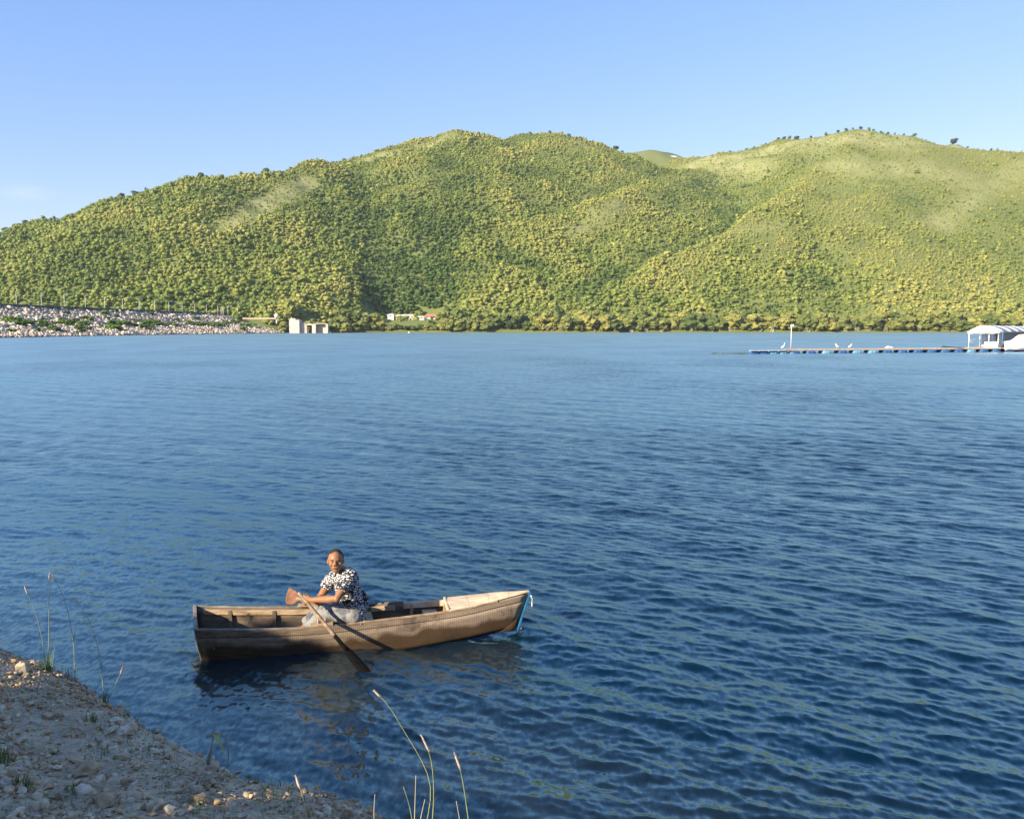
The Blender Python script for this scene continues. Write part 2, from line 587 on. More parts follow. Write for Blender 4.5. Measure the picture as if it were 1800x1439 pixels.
# ------------------------------------------------------------------ forest on the hills (uncountable: stuff)
def build_forest():
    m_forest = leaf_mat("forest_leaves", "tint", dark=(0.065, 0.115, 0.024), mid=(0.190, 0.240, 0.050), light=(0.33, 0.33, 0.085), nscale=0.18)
    protos = bpy.data.collections.new("forest_prototypes")
    for i in range(9):
        bushy = i < 6
        me = crown_mesh("forest_tree", m_forest, 100 + i, w=1.0 if bushy else 0.8, h=0.9 if bushy else 1.15, lumps=6, sub=1,
                        leaves=560, leaf=0.028, base=0.0, amp=0.55)
        me.shade_smooth()
        protos.objects.link(bpy.data.objects.new("forest_tree_%d" % i, me))
    pts = []
    sp = 3.6
    xs = np.arange(-1000, 1150, sp)
    ys = np.arange(690, 1500, sp)
    X, Y = np.meshgrid(xs, ys)
    X = X + RNG.uniform(-0.48, 0.48, X.shape) * sp
    Y = Y + RNG.uniform(-0.48, 0.48, Y.shape) * sp
    X = X.ravel(); Y = Y.ravel()
    keep = (np.abs(X / Y) < 0.68)
    X = X[keep]; Y = Y[keep]
    Z = hill_z(X, Y)
    s = Y - shore_y(X)
    mead = meadow(X, Y)
    keep = ((s > 9) | (X < -232)) & (Z > 0.8) & (RNG.random(X.shape) > 0.80 * np.clip(mead * 1.2, 0, 1) ** 1.5)
    keep &= (RNG.random(X.shape) < np.clip(0.50 + Z / 120, 0, 1))
    keep &= ~((np.abs(X - HOUSE_X) < 44) & (Y < 797) & (RNG.random(X.shape) < 0.9))
    for cx, cy_, rr in CLEAR:
        keep &= np.hypot(X - cx, (Y - cy_) * 0.8) > rr
    X = X[keep]; Y = Y[keep]; Z = Z[keep]; mead = mead[keep]
    N = len(X)
    hN = np.clip(Z / 190, 0, 1)
    rightness = np.clip((X / Y + 0.05) / 0.5, 0, 1)
    # size: big trees low down, scrub near the tops and on the right hill
    big = fbm(X / 45, Y / 45, 3)
    scale = (6.5 - 2.5 * hN - 1.9 * rightness * np.clip(Z / 60, 0, 1)) * (0.55 + 0.9 * big) * np.exp(RNG.normal(0, 0.36, N))
    scale = np.minimum(scale, 9.5) * (1 - 0.55 * np.clip(mead * 1.6, 0, 1))
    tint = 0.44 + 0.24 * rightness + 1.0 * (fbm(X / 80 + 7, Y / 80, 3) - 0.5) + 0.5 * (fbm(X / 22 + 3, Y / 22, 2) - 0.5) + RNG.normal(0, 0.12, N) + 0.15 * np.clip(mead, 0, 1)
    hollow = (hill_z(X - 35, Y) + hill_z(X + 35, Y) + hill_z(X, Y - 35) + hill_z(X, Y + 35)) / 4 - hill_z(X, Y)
    tint = tint - np.clip(hollow / 20, -0.22, 0.32)  # relief shading of the hollows put into the tree tint
    for pts_, w_, k_ in SHADE_STRIPS: tint = tint - k_ * strip_mask(X, Y, pts_, w_) * (0.5 + fbm(X / 40, Y / 40 + 9, 3))
    tint = np.where(RNG.random(N) < 0.012, 1.15, tint)
    # low scrub over the grassy openings
    xs = np.arange(-700, 1150, 3.4); ys = np.arange(760, 1480, 3.4)
    X2, Y2 = np.meshgrid(xs, ys)
    X2 = (X2 + RNG.uniform(-1.6, 1.6, X2.shape)).ravel(); Y2 = (Y2 + RNG.uniform(-1.6, 1.6, Y2.shape)).ravel()
    k2 = np.abs(X2 / Y2) < 0.66
    X2 = X2[k2]; Y2 = Y2[k2]
    md2 = meadow(X2, Y2)
    k2 = (md2 > 0.12) & (RNG.random(X2.shape) < 0.25 + 0.9 * fbm(X2 / 14, Y2 / 14, 2) ** 1.5)
    X2 = X2[k2]; Y2 = Y2[k2]; n2 = len(X2)
    X = np.concatenate([X, X2]); Y = np.concatenate([Y, Y2]); Z = np.concatenate([Z, hill_z(X2, Y2)])
    scale = np.concatenate([scale, 1.5 * np.exp(RNG.normal(0, 0.45, n2))])
    tint = np.concatenate([tint, 0.60 + RNG.normal(0, 0.20, n2)])
    N = len(X)
    me = bpy.data.meshes.new("forest")
    me.from_pydata(np.stack([X, Y, Z - 0.12 * scale], -1).tolist(), [], [])
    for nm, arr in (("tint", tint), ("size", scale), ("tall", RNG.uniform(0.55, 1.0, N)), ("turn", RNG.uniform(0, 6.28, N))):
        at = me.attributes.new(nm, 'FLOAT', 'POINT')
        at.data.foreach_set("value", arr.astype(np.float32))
    o = bpy.data.objects.new("forest", me)
    COL.objects.link(o)
    tag(o, "green forest covering the hills behind the lake", "forest", kind='stuff')
    ng = bpy.data.node_groups.new("forest_scatter", 'GeometryNodeTree')
    ng.interface.new_socket("Geometry", in_out='INPUT', socket_type='NodeSocketGeometry')
    ng.interface.new_socket("Geometry", in_out='OUTPUT', socket_type='NodeSocketGeometry')
    n = ng.nodes; l = ng.links
    gi = n.new("NodeGroupInput"); go = n.new("NodeGroupOutput")
    m2p = n.new("GeometryNodeMeshToPoints")
    l.new(gi.outputs[0], m2p.inputs["Mesh"])
    ci = n.new("GeometryNodeCollectionInfo")
    ci.inputs["Collection"].default_value = protos
    ci.inputs["Separate Children"].default_value = True
    ci.inputs["Reset Children"].default_value = True
    iop = n.new("GeometryNodeInstanceOnPoints")
    iop.inputs["Pick Instance"].default_value = True
    l.new(m2p.outputs[0], iop.inputs["Points"])
    l.new(ci.outputs[0], iop.inputs["Instance"])

    def attr(nm):
        a = n.new("GeometryNodeInputNamedAttribute")
        a.data_type = 'FLOAT'
        a.inputs["Name"].default_value = nm
        return a.outputs[0]
    cx = n.new("ShaderNodeCombineXYZ")
    l.new(attr("turn"), cx.inputs[2])
    l.new(cx.outputs[0], iop.inputs["Rotation"])
    mu = n.new("ShaderNodeMath"); mu.operation = 'MULTIPLY'
    sz = attr("size")
    l.new(sz, mu.inputs[0]); l.new(attr("tall"), mu.inputs[1])
    cs = n.new("ShaderNodeCombineXYZ")
    l.new(sz, cs.inputs[0]); l.new(sz, cs.inputs[1]); l.new(mu.outputs[0], cs.inputs[2])
    l.new(cs.outputs[0], iop.inputs["Scale"])
    l.new(iop.outputs[0], go.inputs[0])
    md = o.modifiers.new("scatter", 'NODES')
    md.node_group = ng
    return o


def far_point(px, Y):
    return (px - 900) / FPX * Y


# clearings kept free of forest: the houses, the dam end
CLEAR = [(far_point(760, HOUSE_Y), HOUSE_Y - 8, 14), (far_point(728, HOUSE_Y), HOUSE_Y - 6, 9), (far_point(708, HOUSE_Y), HOUSE_Y - 6, 9), (far_point(690, HOUSE_Y), HOUSE_Y - 4, 7),
         (-212, 694, 11), (-186, 676, 12)]
build_forest()


# ------------------------------------------------------------------ the lake
def waves(X, Y, comps, spacing):
    H = np.zeros(X.shape); DX = np.zeros(X.shape); DY = np.zeros(X.shape); SV = np.zeros(X.shape)
    for lam, ang, slope, ph in comps:
        k = 2 * PI / lam
        cx, sy = math.cos(ang), math.sin(ang)
        fade = np.clip((lam / spacing - 2.2) / 2.5, 0, 1)
        A = slope / k * fade
        arg = k * (X * cx + Y * sy) + ph
        H += A * np.sin(arg)
        c = A * np.cos(arg) * 0.85
        DX += c * cx; DY += c * sy
        SV += 0.5 * (slope * fade) ** 2
    return H, DX, DY, SV


FRES_K = 0.5
LOST_K = 0.75


def wave_comps():
    rg = random.Random(3)
    out = []
    groups = [(0.8, 2.4, 24, 0.045, 0.25, 44), (0.3, 0.8, 46, 0.055, 0.35, 50), (0.14, 0.3, 70, 0.095, 0.40, 56), (0.075, 0.14, 70, 0.110, 0.55, 58), (0.045, 0.075, 40, 0.075, 0.7, 58), (0.15, 0.6, 30, 0.040, 0.4, 115)]
    for lo, hi, n, s, spread, mean in groups:
        for i in range(n):
            lam = lo * (hi / lo) ** rg.random()
            ang = math.radians(mean) + rg.gauss(0, spread)
            out.append((lam, ang, s * math.sqrt(2.0 / n) * rg.uniform(0.6, 1.4), rg.uniform(0, 2 * PI)))
    return out


HULL_FOOT = []      # filled before the lake is built


def inside(poly, X, Y):
    c = np.zeros(X.shape, bool)
    n = len(poly)
    for i in range(n):
        x1, y1 = poly[i]; x2, y2 = poly[(i + 1) % n]
        cond = ((y1 > Y) != (y2 > Y)) & (X < (x2 - x1) * (Y - y1) / (y2 - y1 + 1e-12) + x1)
        c ^= cond
    return c


SHORE = [(-60, 34), (-30, 22), (-9, 10.9), (-6.6, 9.1), (-5.05, 8.08), (-4.2, 7.6), (-3.4, 6.93), (-2.45, 6.12), (-1.8, 5.66), (-1.0, 5.36), (-0.6, 5.05), (-0.1, 4.6), (0.8, 4.0), (3, 3.2), (8, 2.6), (30, 0), (60, -6)]


def shore_d(X, Y):
    """signed distance to the near shoreline, positive inland"""
    X = np.asarray(X, float); Y = np.asarray(Y, float)
    best = np.full(X.shape, 1e9); sg = np.ones(X.shape)
    for a, b in zip(SHORE[:-1], SHORE[1:]):
        dx, dy = b[0] - a[0], b[1] - a[1]
        t = np.clip(((X - a[0]) * dx + (Y - a[1]) * dy) / (dx * dx + dy * dy), 0, 1)
        d = np.hypot(X - a[0] - t * dx, Y - a[1] - t * dy)
        cr = dx * (Y - a[1]) - dy * (X - a[0])
        m = d < best
        best = np.where(m, d, best)
        sg = np.where(m, np.where(cr < 0, 1, -1), sg)
    return best * sg


def build_lake():
    # polar sheet, rows closer together near the landing place
    fine = np.linspace(-0.62, 0.62, 500)
    ang = np.concatenate([np.linspace(-PI * 0.62, -0.66, 26), fine, np.linspace(0.66, PI * 0.62, 26)])
    r = [1.2]
    while r[-1] < 3.5: r.append(r[-1] * 1.02)
    while r[-1] < 30: r.append(r[-1] * 1.0024 + 0.002)
    while r[-1] < 200: r.append(r[-1] * 1.0048)
    while r[-1] < 1800: r.append(r[-1] * 1.04)
    r = np.array(r)
    A, Rr = np.meshgrid(ang, r)
    X = np.sin(A) * Rr; Y = np.cos(A) * Rr
    spacing = np.maximum(Rr * 0.0028, np.gradient(r)[:, None] * np.ones_like(A))
    spacing = np.where(np.abs(A) > 0.63, 8.0, spacing)
    H, DX, DY, SV = waves(X, Y, wave_comps(), spacing)
    # patches of rougher and calmer water
    gust = 0.55 + 0.95 * fbm(X / 7 + 4, Y / 11 + 2, 4)
    calm = np.clip(-shore_d(X, Y) / 1.2, 0.35, 1)
    H *= gust * calm; DX *= gust * calm; DY *= gust * calm
    total = sum(0.5 * c[2] ** 2 for c in wave_comps())
    lost = np.sqrt(np.clip(total - SV, 0, None)) * gust
    V = np.stack([X + DX, Y + DY, H], -1)
    nr, na = X.shape
    idx = np.arange(nr * na).reshape(nr, na)
    F = np.stack([idx[:-1, :-1], idx[:-1, 1:], idx[1:, 1:], idx[1:, :-1]], -1).reshape(-1, 4)
    # no water inside the boat
    fx = V[..., 0].ravel()[F].mean(1); fy = V[..., 1].ravel()[F].mean(1)
    F = F[~inside(HULL_FOOT, fx, fy)]
    V = V.reshape(-1, 3)
    me = bpy.data.meshes.new("lake")
    me.vertices.add(len(V)); me.vertices.foreach_set("co", V.astype(np.float32).ravel())
    me.loops.add(len(F) * 4); me.loops.foreach_set("vertex_index", F.astype(np.int32).ravel())
    me.polygons.add(len(F)); me.polygons.foreach_set("loop_start", np.arange(0, len(F) * 4, 4, dtype=np.int32))
    me.update(calc_edges=True)
    for nm, arr in (("lost", lost), ("shallow", np.clip(1.0 + shore_d(X, Y) / 2.6, 0, 1))):
        at = me.attributes.new(nm, 'FLOAT', 'POINT')
        at.data.foreach_set("value", arr.astype(np.float32).ravel())
    me.shade_smooth()
    m, n, l, p = new_mat("lake_water")
    geo = n.new("ShaderNodeNewGeometry")
    lost_n = n.new("ShaderNodeAttribute"); lost_n.attribute_name = "lost"
    sh = n.new("ShaderNodeAttribute"); sh.attribute_name = "shallow"
    # body colour: deep blue, murky brown-green over the shallows
    mix = n.new("ShaderNodeMix"); mix.data_type = 'RGBA'
    mix.inputs[6].default_value = (0.0006, 0.009, 0.021, 1)
    mix.inputs[7].default_value = (0.012, 0.015, 0.013, 1)
    l.new(sh.outputs["Fac"], mix.inputs[0])
    l.new(mix.outputs[2], p.inputs["Base Color"])
    # ripples finer than the mesh: slopes added to the normal
    mp = n.new("ShaderNodeMapping")
    mp.inputs["Rotation"].default_value = (0, 0, math.radians(-48))
    mp.inputs["Scale"].default_value = (1.0, 0.45, 1.0)
    l.new(geo.outputs["Position"], mp.inputs["Vector"])

    def slope_noise(scale, detail):
        t = n.new("ShaderNodeTexNoise")
        t.inputs["Scale"].default_value = scale
        t.inputs["Detail"].default_value = detail
        t.inputs["Roughness"].default_value = 0.55
        l.new(mp.outputs[0], t.inputs["Vector"])
        sub = n.new("ShaderNodeVectorMath"); sub.operation = 'SUBTRACT'
        sub.inputs[1].default_value = (0.5, 0.5, 0.5)
        l.new(t.outputs["Color"], sub.inputs[0])
        return sub.outputs[0]
    s1 = slope_noise(3.2, 3)
    s2 = slope_noise(24.0, 3)
    # coarse unresolved chop grows with what the mesh has lost
    k1 = n.new("ShaderNodeMath"); k1.operation = 'MULTIPLY'; k1.inputs[1].default_value = 2.4
    l.new(lost_n.outputs["Fac"], k1.inputs[0])
    v1 = n.new("ShaderNodeVectorMath"); v1.operation = 'SCALE'
    l.new(s1, v1.inputs[0]); l.new(k1.outputs[0], v1.inputs[3])
    v2 = n.new("ShaderNodeVectorMath"); v2.operation = 'SCALE'; v2.inputs[3].default_value = 0.50
    l.new(s2, v2.inputs[0])
    add = n.new("ShaderNodeVectorMath"); add.operation = 'ADD'
    l.new(v1.outputs[0], add.inputs[0]); l.new(v2.outputs[0], add.inputs[1])
    flat = n.new("ShaderNodeVectorMath"); flat.operation = 'MULTIPLY'; flat.inputs[1].default_value = (1, 1, 0)
    l.new(add.outputs[0], flat.inputs[0])
    ad2 = n.new("ShaderNodeVectorMath"); ad2.operation = 'ADD'
    l.new(geo.outputs["Normal"], ad2.inputs[0]); l.new(flat.outputs[0], ad2.inputs[1])
    nm = n.new("ShaderNodeVectorMath"); nm.operation = 'NORMALIZE'
    l.new(ad2.outputs[0], nm.inputs[0])
    rr = n.new("ShaderNodeMapRange")
    rr.inputs["From Min"].default_value = 0.02; rr.inputs["From Max"].default_value = 0.17
    rr.inputs["To Min"].default_value = 0.02; rr.inputs["To Max"].default_value = 0.40
    l.new(lost_n.outputs["Fac"], rr.inputs["Value"])
    # water = body colour under a Fresnel weighted reflection; the ripple normal steers the reflection,
    # the wave surface itself sets how much is reflected
    out = n["Material Output"]
    n.remove(p)
    dif = n.new("ShaderNodeBsdfDiffuse")
    l.new(mix.outputs[2], dif.inputs["Color"])
    glo = n.new("ShaderNodeBsdfAnisotropic")
    glo.distribution = 'MULTI_GGX'
    glo.inputs["Color"].default_value = (0.74, 1.0, 1, 1)
    l.new(rr.outputs[0], glo.inputs["Roughness"])
    l.new(nm.outputs[0], glo.inputs["Normal"])
    half = n.new("ShaderNodeVectorMath"); half.operation = 'SCALE'; half.inputs[3].default_value = FRES_K
    l.new(flat.outputs[0], half.inputs[0])
    fa = n.new("ShaderNodeVectorMath"); fa.operation = 'ADD'
    l.new(geo.outputs["Normal"], fa.inputs[0]); l.new(half.outputs[0], fa.inputs[1])
    fn = n.new("ShaderNodeVectorMath"); fn.operation = 'NORMALIZE'
    l.new(fa.outputs[0], fn.inputs[0])
    # Schlick's Fresnel for water; unresolved wave slopes raise the mean cosine of the facets one sees
    dt = n.new("ShaderNodeVectorMath"); dt.operation = 'DOT_PRODUCT'
    l.new(fn.outputs[0], dt.inputs[0]); l.new(geo.outputs["Incoming"], dt.inputs[1])
    c0 = n.new("ShaderNodeMath"); c0.operation = 'MAXIMUM'; c0.inputs[1].default_value = 0.0
    l.new(dt.outputs["Value"], c0.inputs[0])
    c1 = n.new("ShaderNodeMath"); c1.operation = 'MULTIPLY_ADD'; c1.inputs[1].default_value = LOST_K
    l.new(lost_n.outputs["Fac"], c1.inputs[0]); l.new(c0.outputs[0], c1.inputs[2])
    c2 = n.new("ShaderNodeMath"); c2.operation = 'SUBTRACT'; c2.use_clamp = True; c2.inputs[0].default_value = 1.0
    l.new(c1.outputs[0], c2.inputs[1])
    c3 = n.new("ShaderNodeMath"); c3.operation = 'POWER'; c3.inputs[1].default_value = 2.45
    l.new(c2.outputs[0], c3.inputs[0])
    fr = n.new("ShaderNodeMath"); fr.operation = 'MULTIPLY_ADD'; fr.inputs[1].default_value = 0.98; fr.inputs[2].default_value = 0.02
    l.new(c3.outputs[0], fr.inputs[0])
    ms = n.new("ShaderNodeMixShader")
    l.new(fr.outputs[0], ms.inputs[0]); l.new(dif.outputs[0], ms.inputs[1]); l.new(glo.outputs[0], ms.inputs[2])
    l.new(ms.outputs[0], out.inputs["Surface"])
    me.materials.append(m)
    o = bpy.data.objects.new("lake", me)
    COL.objects.link(o)
    tag(o, kind='structure')
    return o


# ------------------------------------------------------------------ wooden rowing boat
def interp(tbl, x):
    for (x0, *a), (x1, *b) in zip(tbl[:-1], tbl[1:]):
        if x <= x1 or (x1, *b) == tuple(tbl[-1]):
            t = (x - x0) / (x1 - x0)
            return [u + (v - u) * t for u, v in zip(a, b)]


NEAR_TOP = [G(*p) for p in [(343, 1107, .31), (450, 1107, .292), (560, 1103, .285), (651, 1093, .29), (707, 1086, .29), (773, 1078, .30),
                            (818, 1071, .325), (850, 1063, .35), (876, 1056, .38), (905, 1049, .405), (928, 1043, .425)]]
FAR_TOP = [G(*p) for p in [(341, 1066, .33), (430, 1068, .305), (500, 1067.5, .29), (566, 1066, .285), (640, 1063, .29), (699, 1059, .305),
                           (770, 1054, .34), (814, 1050, .37), (850, 1045.5, .40), (889, 1041, .43), (931, 1041, .435)]]
NEAR_WL = [G(*p) for p in [(358, 1158, .0), (450, 1158, 0), (560, 1152, 0), (651, 1145, 0), (707, 1138, 0), (773, 1128, 0.005),
                           (812, 1122, .01), (842, 1116, .02), (866, 1111, .03), (890, 1106, .035), (906, 1103, .04)]]


def resample(pts, n):
    pts = [Vector(p) for p in pts]
    L = [0]
    for a, b in zip(pts[:-1], pts[1:]): L.append(L[-1] + (b - a).length)
    out = []
    for i in range(n):
        s = L[-1] * i / (n - 1)
        for j in range(len(pts) - 1):
            if s <= L[j + 1] + 1e-9:
                out.append(pts[j].lerp(pts[j + 1], (s - L[j]) / (L[j + 1] - L[j])))
                break
    return out


def smooth_line(p, it=4):
    p = [Vector(q) for q in p]
    for _ in range(it):
        q = [p[0]] + [(p[i - 1] + p[i] * 2 + p[i + 1]) / 4 for i in range(1, len(p) - 1)] + [p[-1]]
        p = q
    return p


NS = 40
nt = smooth_line(resample(NEAR_TOP, NS))
ft = smooth_line(resample(FAR_TOP, NS))
nw = smooth_line(resample(NEAR_WL, NS))
nb, fb = [], []
for i in range(NS):
    side = (ft[i] - nt[i]); side.z = 0
    w = side.length
    side = side.normalized() if w > 1e-3 else Vector((0, 1, 0))
    drop = 0.10 * (1 - i / (NS - 1)) + 0.005
    b = nw[i] + Vector((0, 0, -drop)) + side * 0.03 * min(1, w / 0.3)
    nb.append(b)
    # far chine: mirrored about the centre line of the gunwales
    c = (nt[i] + ft[i]) / 2
    inset = (b - nt[i]).dot(side)
    f = ft[i] - side * max(0.0, min(inset, w * 0.45)) + Vector((b.x - nt[i].x, 0, 0)) * 0.6
    f.z = b.z
    fb.append(f)
fb[-1] = nb[-1] + Vector((0.0, 0.02, 0))
HULL_FOOT = [(p.x, p.y) for p in [nt[i].lerp(nb[i], 0.72) + (ft[i] - nt[i]).normalized() * 0.012 for i in range(0, 36)]] + \
            [(p.x, p.y) for p in [ft[i].lerp(fb[i], 0.72) - (ft[i] - nt[i]).normalized() * 0.012 for i in range(35, -1, -1)]]

boat_c = (nt[0] + ft[0] + nt[-1] + ft[-1]) / 4
boat = empty("rowing_boat", (boat_c.x, boat_c.y, -0.1), "long weathered wooden rowing boat with a man in it near the stony bank", "boat")


def wood(name, c1, c2, scale=6, stretch=(1, 1, 1), bump=0.004, rough=0.75):
    return mat(name, c1, c2, scale=scale, stretch=stretch, rough=rough, bump=bump, bscale=22)


def hull_material():
    m, n, l, p = new_mat("hull_cloth_and_wood")
    p.inputs["Roughness"].default_value = 0.7
    p.inputs["Specular IOR Level"].default_value = 0.35
    geo = n.new("ShaderNodeNewGeometry")
    sx = n.new("ShaderNodeSeparateXYZ")
    l.new(geo.outputs["Position"], sx.inputs[0])
    # long grain
    mp = n.new("ShaderNodeMapping"); mp.inputs["Scale"].default_value = (1.2, 1.2, 9)
    l.new(geo.outputs["Position"], mp.inputs["Vector"])
    nz = n.new("ShaderNodeTexNoise"); nz.inputs["Scale"].default_value = 2.6; nz.inputs["Detail"].default_value = 9; nz.inputs["Roughness"].default_value = 0.72
    l.new(mp.outputs[0], nz.inputs["Vector"])
    cr = n.new("ShaderNodeValToRGB")
    e = cr.color_ramp.elements
    e[0].position = 0.34; e[0].color = (0.05, 0.033, 0.022, 1)
    e[1].position = 0.68; e[1].color = (0.30, 0.215, 0.13, 1)
    k = e.new(0.48); k.color = (0.15, 0.10, 0.06, 1)
    l.new(nz.outputs["Fac"], cr.inputs["Fac"])
    # bow half paler: plain colour drift along the boat
    mr = n.new("ShaderNodeMapRange")
    mr.inputs["From Min"].default_value = -2.6; mr.inputs["From Max"].default_value = -0.4
    l.new(sx.outputs[0], mr.inputs["Value"])
    pale = n.new("ShaderNodeMix"); pale.data_type = 'RGBA'; pale.blend_type = 'MIX'
    mu = n.new("ShaderNodeMath"); mu.operation = 'MULTIPLY'; mu.inputs[1].default_value = 0.75
    l.new(mr.outputs[0], mu.inputs[0])
    l.new(mu.outputs[0], pale.inputs[0]); l.new(cr.outputs[0], pale.inputs[6])
    pale.inputs[7].default_value = (0.38, 0.295, 0.21, 1)
    # woven vertical ribbing of the cloth skin
    wv = n.new("ShaderNodeTexWave"); wv.wave_type = 'BANDS'; wv.bands_direction = 'X'
    wv.inputs["Scale"].default_value = 17.0; wv.inputs["Distortion"].default_value = 0.8; wv.inputs["Detail"].default_value = 2
    wv.inputs["Detail Scale"].default_value = 3
    l.new(geo.outputs["Position"], wv.inputs["Vector"])
    rib = n.new("ShaderNodeMapRange"); rib.inputs["To Min"].default_value = 0.74; rib.inputs["To Max"].default_value = 1.06
    l.new(wv.outputs["Fac"], rib.inputs["Value"])
    m1 = n.new("ShaderNodeMix"); m1.data_type = 'RGBA'; m1.blend_type = 'MULTIPLY'; m1.inputs[0].default_value = 1
    l.new(pale.outputs[2], m1.inputs[6]); l.new(rib.outputs[0], m1.inputs[7])
    # soaked band above the waterline with a ragged edge
    n2 = n.new("ShaderNodeTexNoise"); n2.inputs["Scale"].default_value = 4.0; n2.inputs["Detail"].default_value = 5
    mp2 = n.new("ShaderNodeMapping"); mp2.inputs["Scale"].default_value = (1, 1, 0.3)
    l.new(geo.outputs["Position"], mp2.inputs["Vector"]); l.new(mp2.outputs[0], n2.inputs["Vector"])
    h = n.new("ShaderNodeMath"); h.operation = 'MULTIPLY_ADD'; h.inputs[1].default_value = -0.24
    l.new(n2.outputs["Fac"], h.inputs[0])
    bowr = n.new("ShaderNodeMapRange"); bowr.inputs["From Min"].default_value = -1.6; bowr.inputs["From Max"].default_value = 0.1
    bowr.inputs["To Min"].default_value = 0.0; bowr.inputs["To Max"].default_value = -0.07
    l.new(sx.outputs[0], bowr.inputs["Value"]); l.new(bowr.outputs[0], h.inputs[2])
    ad = n.new("ShaderNodeMath"); ad.operation = 'ADD'
    l.new(sx.outputs[2], ad.inputs[0]); l.new(h.outputs[0], ad.inputs[1])
    wet = n.new("ShaderNodeMapRange"); wet.inputs["From Min"].default_value = 0.028; wet.inputs["From Max"].default_value = -0.022
    l.new(ad.outputs[0], wet.inputs["Value"])
    m2 = n.new("ShaderNodeMix"); m2.data_type = 'RGBA'
    l.new(wet.outputs[0], m2.inputs[0]); l.new(m1.outputs[2], m2.inputs[6])
    dk = n.new("ShaderNodeMix"); dk.data_type = 'RGBA'; dk.blend_type = 'MULTIPLY'; dk.inputs[0].default_value = 1
    l.new(m1.outputs[2], dk.inputs[6]); dk.inputs[7].default_value = (0.34, 0.28, 0.22, 1)
    l.new(dk.outputs[2], m2.inputs[7])
    # dark mould stains
    n3 = n.new("ShaderNodeTexNoise"); n3.inputs["Scale"].default_value = 2.2; n3.inputs["Detail"].default_value = 9; n3.inputs["Roughness"].default_value = 0.75
    l.new(geo.outputs["Position"], n3.inputs["Vector"])
    st = n.new("ShaderNodeMapRange"); st.inputs["From Min"].default_value = 0.50; st.inputs["From Max"].default_value = 0.62; st.inputs["To Max"].default_value = 0.75
    l.new(n3.outputs["Fac"], st.inputs["Value"])
    m3 = n.new("ShaderNodeMix"); m3.data_type = 'RGBA'
    l.new(st.outputs[0], m3.inputs[0]); l.new(m2.outputs[2], m3.inputs[6]); m3.inputs[7].default_value = (0.055, 0.035, 0.022, 1)
    l.new(m3.outputs[2], p.inputs["Base Color"])
    rg = n.new("ShaderNodeMapRange"); rg.inputs["To Min"].default_value = 0.75; rg.inputs["To Max"].default_value = 0.35
    l.new(wet.outputs[0], rg.inputs["Value"]); l.new(rg.outputs[0], p.inputs["Roughness"])
    bp = n.new("ShaderNodeBump"); bp.inputs["Distance"].default_value = 0.004; bp.inputs["Strength"].default_value = 0.8
    l.new(nz.outputs["Fac"], bp.inputs["Height"]); l.new(bp.outputs[0], p.inputs["Normal"])
    return m


M_hull = hull_material()
M_inner = wood("boat_inside_wood", (0.07, 0.05, 0.034), (0.22, 0.155, 0.095), 3, (1, 1, 4))
M_rail = wood("rail_wood", (0.22, 0.15, 0.085), (0.48, 0.34, 0.20), 5, (1.2, 5, 5))
M_greywood = wood("grey_worn_wood", (0.10, 0.085, 0.07), (0.30, 0.26, 0.215), 6, (1, 4, 4))
M_pale = wood("pale_deck_wood", (0.40, 0.29, 0.185), (0.66, 0.50, 0.34), 7, (1, 3, 1))
M_blue = mat("faded_blue_paint", (0.008, 0.08, 0.20), (0.02, 0.15, 0.30), 14, rough=0.55, bump=0.002)
M_rust = mat("rust_brown_paint", (0.11, 0.045, 0.022), (0.27, 0.12, 0.06), 12, rough=0.6, bump=0.002)
M_black = mat("tarred_blade", (0.002, 0.002, 0.0025), (0.006, 0.005, 0.005), 15, rough=0.8, bump=0.002, spec=0.08)
M_handle = wood("worn_oar_wood", (0.12, 0.08, 0.05), (0.36, 0.25, 0.155), 7, (3, 3, 3))
M_white_plastic = mat("white_plastic", (0.75, 0.75, 0.72), (0.85, 0.85, 0.82), 4, rough=0.4)


def wall_strip(name, a_line, b_line, t0, t1, off, material, thick=0.016, parent=boat, i0=0, i1=NS, wob=0.0):
    """board between fractions t0..t1 of the way from a_line (top) to b_line (bottom)"""
    mb = MB()
    K = 6
    vs = []
    for i in range(i0, i1):
        for k in range(K + 1):
            t = t0 + (t1 - t0) * k / K
            p = a_line[i].lerp(b_line[i], t)
            bulge = 0.012 * math.sin(PI * t) + wob * math.sin(i * 0.9 + t * 3)
            vs.append(p + off(i) * bulge)
    fs = []
    n_ = i1 - i0
    for i in range(n_ - 1):
        for k in range(K):
            a = i * (K + 1) + k
            fs.append((a, a + 1, a + K + 2, a + K + 1))
    mb.add(vs, fs)
    o = mb.build(name, material, parent, smooth=True)
    s = o.modifiers.new("thickness", 'SOLIDIFY')
    s.thickness = thick
    s.offset = 0
    return o


def outward(i, sgn):
    d = (ft[i] - nt[i]); d.z = 0
    return -d.normalized() * sgn


o = wall_strip("upper_strake", nt, nb, 0.0, 0.19, lambda i: outward(i, 1), M_hull)
o['label'] = "upper board of the near side"
wall_strip("hull_side", nt, nb, 0.196, 1.0, lambda i: outward(i, 1) * 0.8, M_hull, wob=0.001)
wall_strip("hull_side", ft, fb, 0.0, 1.0, lambda i: outward(i, -1), M_hull)
